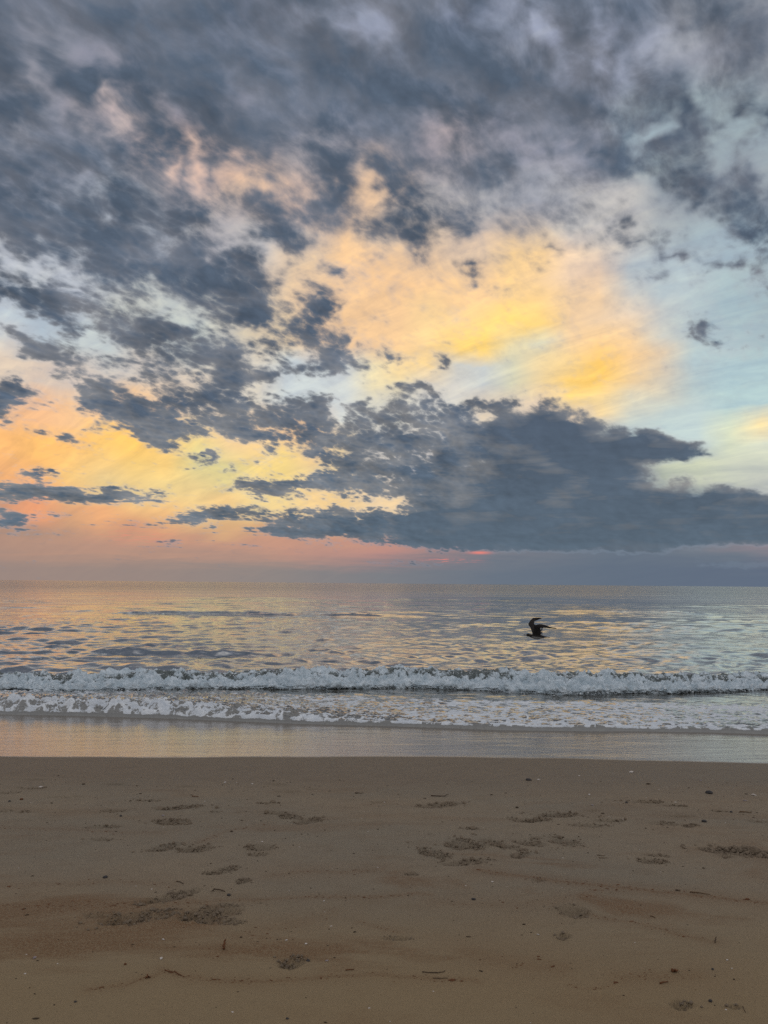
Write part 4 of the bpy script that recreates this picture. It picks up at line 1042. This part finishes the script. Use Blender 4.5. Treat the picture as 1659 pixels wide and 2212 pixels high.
def shell(p, label, r, mat, rz=0, tilt=0.15, seed=0):
    nr, na = 5, 13; V = []; 
    for i in range(nr):
        t = i / (nr - 1)
        for j in range(na):
            a = -1.25 + 2.5 * j / (na - 1)
            rib = 1 + .05 * (j % 2) * t
            V.append((r * 2 * t * math.sin(a) * .62 * rib, r * 2 * t * math.cos(a) * .62 * rib - r * .6, r * .55 * math.sin(math.pi * (.12 + .80 * (1 - t)) ) * (1 - .5 * abs(a) / 1.25) + .04 * r * (j % 2)))
    V = np.array(V); top = V; bot = V - (0, 0, r * .10)
    F = grid_faces(nr, na); n_ = nr * na
    rimi = [*(range(na))], None
    loop = [j for j in range(na)] + [i * na + na - 1 for i in range(1, nr)] + [(nr - 1) * na + j for j in range(na - 2, -1, -1)] + [i * na for i in range(nr - 2, 0, -1)]
    side = [(a, b, b + n_, a + n_) for a, b in zip(loop, loop[1:] + loop[:1])]
    F = np.concatenate([F, F[:, ::-1] + n_, np.array(side)])
    o = mesh_np('seashell', np.concatenate([top, bot]), F, mat)
    x, y, z = photo_spot(p); o.location = (x, y, z + .001); o.rotation_euler = (tilt, 0, rz)
    return tag(o, label, 'seashell')
shell(R_(1069,96), 'white shell on the smooth dark damp sand close under the wet edge', .024, M_shell, .4)
shell(R_(887,195), 'small white shell on damp sand, upper right of centre', .013, M_shell, 1.2)
shell(R_(1597,198), 'white shell near the right edge, right of the dark oval stone', .020, M_shell, 2.2)
shell(R_(1560,223), 'little shell with a dark underside right of the dark oval stone', .016, M_shell2, 2.9)
shell(R_(668,130), 'flat white shell sliver right of the dark lump on damp sand', .014, M_shell, .2)
shell(R_(1368,134), 'small reddish shell on the damp strip at far right', .014, M_shell2, .8)
shell(L_(973,143), 'tiny white shell, left one of two on the damp sand behind the footprints', .013, M_shell, .9)
shell(L_(1090,150), 'tiny white shell, right one of two on the damp sand behind the footprints', .013, M_shell, 2.0)
shell(L_(176,165), 'white shell at the right end of the scuffed ridge, far left', .016, M_shell, .3)
shell(L_(705,823), 'small white shell below the large pair of footprints, at left', .0075, M_shell, 2.4)
shell(L_(697,905), 'flat oblong white shell on the rusty sand, low at left', .0095, M_shell, 1.5)
shell(L_(150,902), 'pale brown shell sliver near the left edge, low', .010, M_shell2, 1.5)
shell(L_(1238,826), 'faint white shell above the greyish print, low centre', .006, M_shell, .6)
shell(R_(665,802), 'round cream shell on the rusty sand right of centre', .0065, M_shell, 2.6)
shell(L_(705,288), 'pale shell behind the ragged churned footprint, left of centre', .012, M_shell2, 1.1)
shell(R_(900,242), 'small shell with a dark shadow side, upper right beach', .014, M_shell2, 1.8)
shell(L_(1400,657), 'tiny pale shell just under the drift line, centre', .006, M_shell, 1.0)
shell(R_(1483,912), 'tiny cream shell low at the right', .0055, M_shell, .5)
shell(L_(1412,915), 'reddish shell chip right of the dark pebble on the rusty patch', .0075, M_shell2, .5)

def tube(name, pts, radii, mat, parent=None, sides=7):
    P_ = np.array(pts, float); k = len(P_); V = []
    for i in range(k):
        d_ = P_[min(i + 1, k - 1)] - P_[max(i - 1, 0)]; d_ /= np.linalg.norm(d_)
        s_ = np.cross(d_, (0, 0, 1.0)); s_ /= np.linalg.norm(s_) + 1e-9; u_ = np.cross(s_, d_)
        for j in range(sides):
            a = 2 * math.pi * j / sides; V.append(P_[i] + radii[i] * (math.cos(a) * s_ + math.sin(a) * u_))
    F = [(i * sides + j, i * sides + (j + 1) % sides, (i + 1) * sides + (j + 1) % sides, (i + 1) * sides + j) for i in range(k - 1) for j in range(sides)]
    V = np.array(V); me = bpy.data.meshes.new(name)
    me.from_pydata([tuple(q) for q in V], [], F + [tuple(range(sides))[::-1], tuple((k - 1) * sides + j for j in range(sides))])
    for p_ in me.polygons: p_.use_smooth = True
    me.materials.append(mat)
    o = bpy.data.objects.new(name, me); COL.objects.link(o)
    if parent: o.parent = parent
    return o
def twig(pix, label, r, mat, name='twig', lift=None, branch=None, cat='twig'):
    pts = [photo_spot(p) for p in pix]
    P_ = np.array(pts); c = P_.mean(0)
    # refine and bend a little
    t = np.linspace(0, len(P_) - 1, 4 * (len(P_) - 1) + 1); Q = np.stack([np.interp(t, range(len(P_)), P_[:, a]) for a in range(3)], -1)
    g = np.random.default_rng(int(abs(c[0]) * 1e4) % 9999)
    Q[1:-1] += g.normal(0, r * .45, Q[1:-1].shape) * (1, .6, .4)
    Q[:, 2] = ground_z(Q[:, 0], Q[:, 1]) + r * 1.1
    if lift is not None:
        Q[:, 2] += np.interp(t / t[-1], [0, .5, 1], lift)
    rr = r * (1 - .45 * t / t[-1]) * g.uniform(.85, 1.15, len(t))
    root = bpy.data.objects.new(name, None); COL.objects.link(root); root.location = tuple(c); root.empty_display_size = .02
    tag(root, label, cat)
    o = tube('stem', Q - c, rr, mat, root)
    if branch:
        b = np.array([photo_spot(p) for p in branch]); b[:, 2] += r
        b[-1, 2] += r * 2
        bb = np.stack([b[0], b.mean(0) + (0, 0, r), b[-1]])
        tube('side_shoot', bb - c, [r * .7, r * .55, r * .3], mat, root)
    return root
twig([L_(922,613), L_(945,615), L_(973,618)], 'thin bent twig with a short hooked end, behind the long scuffed footprint', .0038, M_twig, lift=(.006, .006, 0), branch=[L_(922,613), L_(911,626)])
twig([L_(763,572), L_(780,575), L_(793,584)], 'tiny curved twig lying left of the bent one', .0025, M_twig)
twig([R_(203,201), R_(240,203), R_(262,203)], 'thin straight stick ending in a knob, at the top middle behind a footprint', .0045, M_twig, branch=[R_(262,203), R_(280,200)])
twig([R_(1537,272), R_(1565,273), R_(1588,276)], 'thin reed stalk lying near the right edge of the upper beach', .0045, M_reed, name='reed_stalk', cat='reed')
twig([R_(165,964), R_(200,967), R_(235,967), R_(257,964), R_(263,958)], 'long dark stick with an upturned right end, near the bottom middle', .0021, M_twig)
twig([R_(210,990), R_(240,991), R_(275,990)], 'short thin stick just below a longer one, near the bottom middle', .0016, M_twig)
twig([R_(1322,619), R_(1365,623), R_(1407,631)], 'long brown stalk lying in the drift line at right', .0035, M_reed, name='reed_stalk', cat='reed')
twig([R_(1260,612), R_(1280,613)], 'short dark stalk in the drift line left of a longer one at right', .004, M_twig, name='reed_stalk', cat='reed')
twig([R_(1150,722), R_(1162,724), R_(1172,731)], 'tiny curled stalk below the drift line at right', .0022, M_reed)
twig([R_(920,459), R_(955,461)], 'hair thin stalk, upper one of two between print groups at right', .0022, M_reed)
twig([R_(928,471), R_(966,471)], 'hair thin stalk, lower one of two between print groups at right', .0022, M_reed)
twig([L_(1533,190), L_(1548,190), L_(1565,192)], 'short dark stick on the damp sand at the top, centre', .004, M_twig)
twig([L_(830,204), L_(858,207)], 'thin reddish stalk on the upper beach, left of centre', .004, M_rust)
twig([L_(1493,956), L_(1530,953)], 'short red brown stalk at the right end of the rusty stain, low centre', .0022, M_rust)
twig([L_(712,955), L_(730,963), L_(745,962)], 'small reddish forked twig where two drift lines meet, low left', .0020, M_rust, branch=[L_(730,963), L_(738,970)])
twig([L_(754,960), L_(770,974), L_(786,980)], 'red brown twig slanting down right of the forked one, low left', .0020, M_rust)
twig([L_(966,868), L_(969,858), L_(974,850)], 'curled reddish brown leaf scrap standing up on the rusty sand, left of centre', .0055, M_rust, name='leaf_scrap', lift=(0, .014, .022), cat='leaf')
twig([R_(1430,838), R_(1434,832), R_(1436,826)], 'tiny dark twig sticking up at the end of a drift line, at right', .0026, M_twig, lift=(0, .008, .014), branch=[R_(1433,835), R_(1427,833)])
twig([R_(1243,960), R_(1255,966), R_(1268,962)], 'clump of rusty weed on the pale sand, low at right', .0060, M_rust, name='seaweed', branch=[R_(1255,966), R_(1262,974)], cat='seaweed')
twig([R_(1192,1014), R_(1207,1010), R_(1228,1009)], 'flat dark brown weed strip below the rusty clump, low at right', .0035, M_rust, name='seaweed', cat='seaweed')
twig([L_(628,991), L_(638,987), L_(650,990)], 'knot of dark red weed on the thin drift line, low left', .0040, M_rust, name='seaweed', branch=[L_(638,987), L_(634,984)], cat='seaweed')
twig([R_(355,812), R_(376,812)], 'short faint stalk on the plain sand right of centre', .0022, M_twig)
twig([R_(1550,1112), R_(1562,1140)], 'tiny stalk beside the pitted sand at the bottom right corner', .0014, M_twig)

# ------------------------------------------------------------------ spray flung up along the crest
n = 5200
sx_ = rs.uniform(-11, 11, n)
fy_ = FOOT(sx_); hh = np.interp(sx_, xs, hc)
gust = np.clip(fbm(sx_ * 1.3, sx_ * 0, 3, .6, 601) + .35, .02, 1.2)
up = np.abs(rs.normal(0, .035, n)) * gust * 1.5
low = rs.uniform(0, 1, n) < .45
sy_ = fy_ + rs.uniform(.15, .8, n); szz = hh * rs.uniform(.85, 1.0, n) + up
sy_ = np.where(low, fy_ - np.abs(rs.normal(0, .12, n)), sy_); szz = np.where(low, rs.uniform(.02, .14, n), szz)
M_spray, N = new_mat('spray'); finish(N, principled(N, (.78, .81, .83), .6))
tag(scatter('sea_spray', np.stack([sx_, sy_, szz], -1), np.exp(rs.normal(math.log(.0055), .45, n)), M_spray, (.7, 1.1)), 'droplets and foam flecks thrown up by the breaker', 'spray', kind='stuff')

# ------------------------------------------------------------------ seabird
def loft(secs, sides=14):
    """secs: centre, half axis a (vector), half axis b (vector)"""
    V = []; k = len(secs)
    for c, a, b in secs:
        for j in range(sides):
            t = 2 * math.pi * j / sides
            V.append(np.array(c) + math.cos(t) * np.array(a) + math.sin(t) * np.array(b))
    F = [(i * sides + j, (i + 1) * sides + j, (i + 1) * sides + (j + 1) % sides, i * sides + (j + 1) % sides) for i in range(k - 1) for j in range(sides)]
    F += [tuple(range(sides)), tuple((k - 1) * sides + j for j in range(sides))[::-1]]
    return V, F
def smooth_secs(secs, m=5):
    A = np.array([np.concatenate([np.array(q, float) for q in s_]) for s_ in secs]); k = len(A); out = []
    for i in range(k - 1):
        p0, p1, p2, p3 = A[max(i - 1, 0)], A[i], A[i + 1], A[min(i + 2, k - 1)]
        for t in np.arange(m) / m:
            out.append(.5 * (2 * p1 + (p2 - p0) * t + (2 * p0 - 5 * p1 + 4 * p2 - p3) * t * t + (3 * p1 - p0 - 3 * p2 + p3) * t ** 3))
    out.append(A[-1])
    return [(o_[:3], o_[3:6], o_[6:9]) for o_ in out]
body_s = [((-.178,0,.004),(0,.007,0),(0,0,.008)), ((-.165,0,.006),(0,.018,0),(0,0,.020)), ((-.145,0,.008),(0,.025,0),(0,0,.028)), ((-.118,0,.005),(0,.025,0),(0,0,.027)),
          ((-.085,0,-.002),(0,.030,0),(0,0,.031)), ((-.04,0,-.006),(0,.044,0),(0,0,.043)), ((.01,0,-.006),(0,.050,0),(0,0,.048)), ((.06,0,-.002),(0,.043,0),(0,0,.040)),
          ((.11,0,.004),(0,.030,0),(0,0,.026)), ((.15,0,.008),(0,.026,0),(0,0,.013)), ((.19,0,.010),(0,.032,0),(0,0,.0065)), ((.232,0,.010),(0,.036,0),(0,0,.0045))]
def wing_secs(rows):
    out = []
    for c, ch, th in rows:
        c = np.array(c, float); ch = np.array(ch, float) / 2
        out.append((c, ch, th))
    r_ = []
    for i, (c, ch, th) in enumerate(out):
        sp = out[min(i + 1, len(out) - 1)][0] - out[max(i - 1, 0)][0]
        n_ = np.cross(sp, ch); n_ /= np.linalg.norm(n_); r_.append((c, ch, n_ * th))
    return r_
near = wing_secs([((.000,-.015,.020),(.135,0,-.01),.014), ((.000,-.055,.065),(.135,0,-.01),.012), ((-.008,-.105,.125),(.125,0,-.012),.010), ((-.018,-.150,.172),(.105,-.01,-.03),.009),
                  ((.035,-.185,.198),(.060,-.02,-.060),.0075), ((.105,-.215,.200),(.028,-.01,-.050),.006), ((.155,-.238,.197),(.018,-.005,-.036),.005), ((.212,-.255,.193),(.010,0,-.010),.003)])
far = wing_secs([((.000,.015,.020),(.135,0,-.01),.014), ((-.018,.055,.070),(.130,0,-.01),.012), ((-.052,.105,.135),(.112,0,.0),.010), ((-.090,.150,.195),(.105,0,.020),.009),
                 ((-.078,.182,.245),(.092,0,.022),.0075), ((-.052,.208,.282),(.074,0,-.004),.006), ((-.018,.228,.306),(.046,0,-.018),.005), ((.028,.245,.320),(.012,0,-.008),.003)])
V = []; F = []
for secs in (smooth_secs(body_s), smooth_secs(near), smooth_secs(far)):
    v_, f_ = loft(secs); b0 = len(V); V += v_; F += [tuple(b0 + q_ for q_ in f) for f in f_]
tmp = bpy.data.meshes.new('tmp'); tmp.from_pydata([tuple(q_) for q_ in V], [], F); tmp.update()
to = bpy.data.objects.new('tmp', tmp); COL.objects.link(to)
md = to.modifiers.new('r', 'REMESH'); md.mode = 'VOXEL'; md.voxel_size = .0032; md.use_smooth_shade = True
ms = to.modifiers.new('s', 'SMOOTH'); ms.factor = .4; ms.iterations = 2
bpy.context.view_layer.update()
me = bpy.data.meshes.new_from_object(to.evaluated_get(bpy.context.evaluated_depsgraph_get()))
bpy.data.objects.remove(to)
bird = bpy.data.objects.new('seabird', None); COL.objects.link(bird); bird.empty_display_size = .1
tag(bird, 'dark brown seabird with a pale belly flying left over the sea with raised wings', 'bird')
mb, N = new_mat('bird plumage')
co = objco(N); bx_, by_, bz_ = N.sep(co)
nb_ = N.noise(N.v('MULTIPLY', co, (1, 1, 1)), 30, 5, .6)
belly = N.m('MULTIPLY', N.rng(N.m('ADD', bz_, N.m('MULTIPLY', N.m('SUBTRACT', nb_, .5), .02)), -.012, .0, 1, 0), N.rng(bx_, -.10, -.06))
c_ = N.mix(N.rng(nb_, .35, .65), (.014, .012, .012), (.030, .025, .023))
c_ = N.mix(belly, c_, (.20, .19, .18))
finish(N, principled(N, c_, .75, bump(N, N.noise(N.v('MULTIPLY', co, (60, 220, 220)), 1.0, 3, .6), .002), .2))
me.name = 'body'; me.materials.clear(); me.materials.append(mb)
ob = bpy.data.objects.new('body', me); COL.objects.link(ob); ob.parent = bird
M_beak = simple_mat('bill', (.10, .035, .012), (.05, .02, .012), .4, 80)
M_eye = simple_mat('eye', (.004, .004, .004), (.006, .006, .006), .1, 80)
M_fea = simple_mat('flight feather', (.012, .010, .010), (.025, .021, .020), .8, 90)
v_, f_ = loft(smooth_secs([((-.170,0,.003),(0,.007,0),(0,0,.008)), ((-.195,0,.002),(0,.005,0),(0,0,.0065)), ((-.222,0,-.001),(0,.003,0),(0,0,.0045)), ((-.236,0,-.005),(0,.001,0),(0,0,.0015))], 3), 8)
m_ = bpy.data.meshes.new('bill'); m_.from_pydata([tuple(q_) for q_ in v_], [], f_); m_.materials.append(M_beak)
o = bpy.data.objects.new('bill', m_); COL.objects.link(o); o.parent = bird
em = None
for s_ in (-1, 1):
    if em is None:
        em = bpy.data.meshes.new('eye'); em.from_pydata([tuple(q_ * .0038) for q_ in ICO2_V], [], [tuple(int(a) for a in q_) for q_ in ICO2_F]); em.materials.append(M_eye)
    o = bpy.data.objects.new('eye', em); COL.objects.link(o); o.parent = bird; o.location = (-.152, s_ * .0225, .014)
def feather(base, tip, w, up):
    base = np.array(base, float); tip = np.array(tip, float); d_ = tip - base; up = np.array(up, float)
    s_ = np.cross(d_, up); s_ /= np.linalg.norm(s_); n_ = np.cross(s_, d_); n_ /= np.linalg.norm(n_)
    secs = [(base + d_ * t, s_ * w * q_, n_ * .0012) for t, q_ in ((0, .45), (.3, .9), (.65, 1.0), (.88, .7), (1.0, .12))]
    v_, f_ = loft(secs, 6); m_ = bpy.data.meshes.new('feather'); m_.from_pydata([tuple(q_) for q_ in v_], [], f_); m_.materials.append(M_fea)
    o = bpy.data.objects.new('feather', m_); COL.objects.link(o); o.parent = bird
for k_ in range(6):
    t = k_ / 5
    b_ = np.array(near[5][0]) * (1 - t) + np.array(near[7][0]) * t
    feather(b_, b_ + np.array((.055 + .03 * t, -.012, -.022 + .018 * t)), .009, (0, -1, .3))
    b_ = np.array(far[5][0]) * (1 - t) + np.array(far[7][0]) * t
    feather(b_, b_ + np.array((.045 + .03 * t, .012, -.020 + .020 * t)), .009, (0, 1, .3))
for k_ in range(5):
    t = k_ / 4
    b_ = np.array(near[1][0]) * (1 - t) + np.array(near[3][0]) * t + (.055, 0, 0)
    feather(b_, b_ + np.array((.040, -.008, -.012)), .012, (0, -1, 1))
    b_ = np.array(far[1][0]) * (1 - t) + np.array(far[3][0]) * t + (.048, 0, 0)
    feather(b_, b_ + np.array((.034, .008, -.010)), .012, (0, 1, 1))
for k_ in range(5):
    a_ = (k_ - 2) * .16
    feather((.185, .012 * (k_ - 2), .010), (.185 + .052 * math.cos(a_), .012 * (k_ - 2) + .052 * math.sin(a_), .008), .009, (0, 0, 1))
dd = ray(2112 / 1.8228, (2380 + 870 * .1447) / 1.8228); dist_b = 14.0
bird.location = tuple(np.array([0, 0, CAM_Z]) + dd * dist_b)
bird.rotation_euler = (0, rad(6.0), rad(-4))
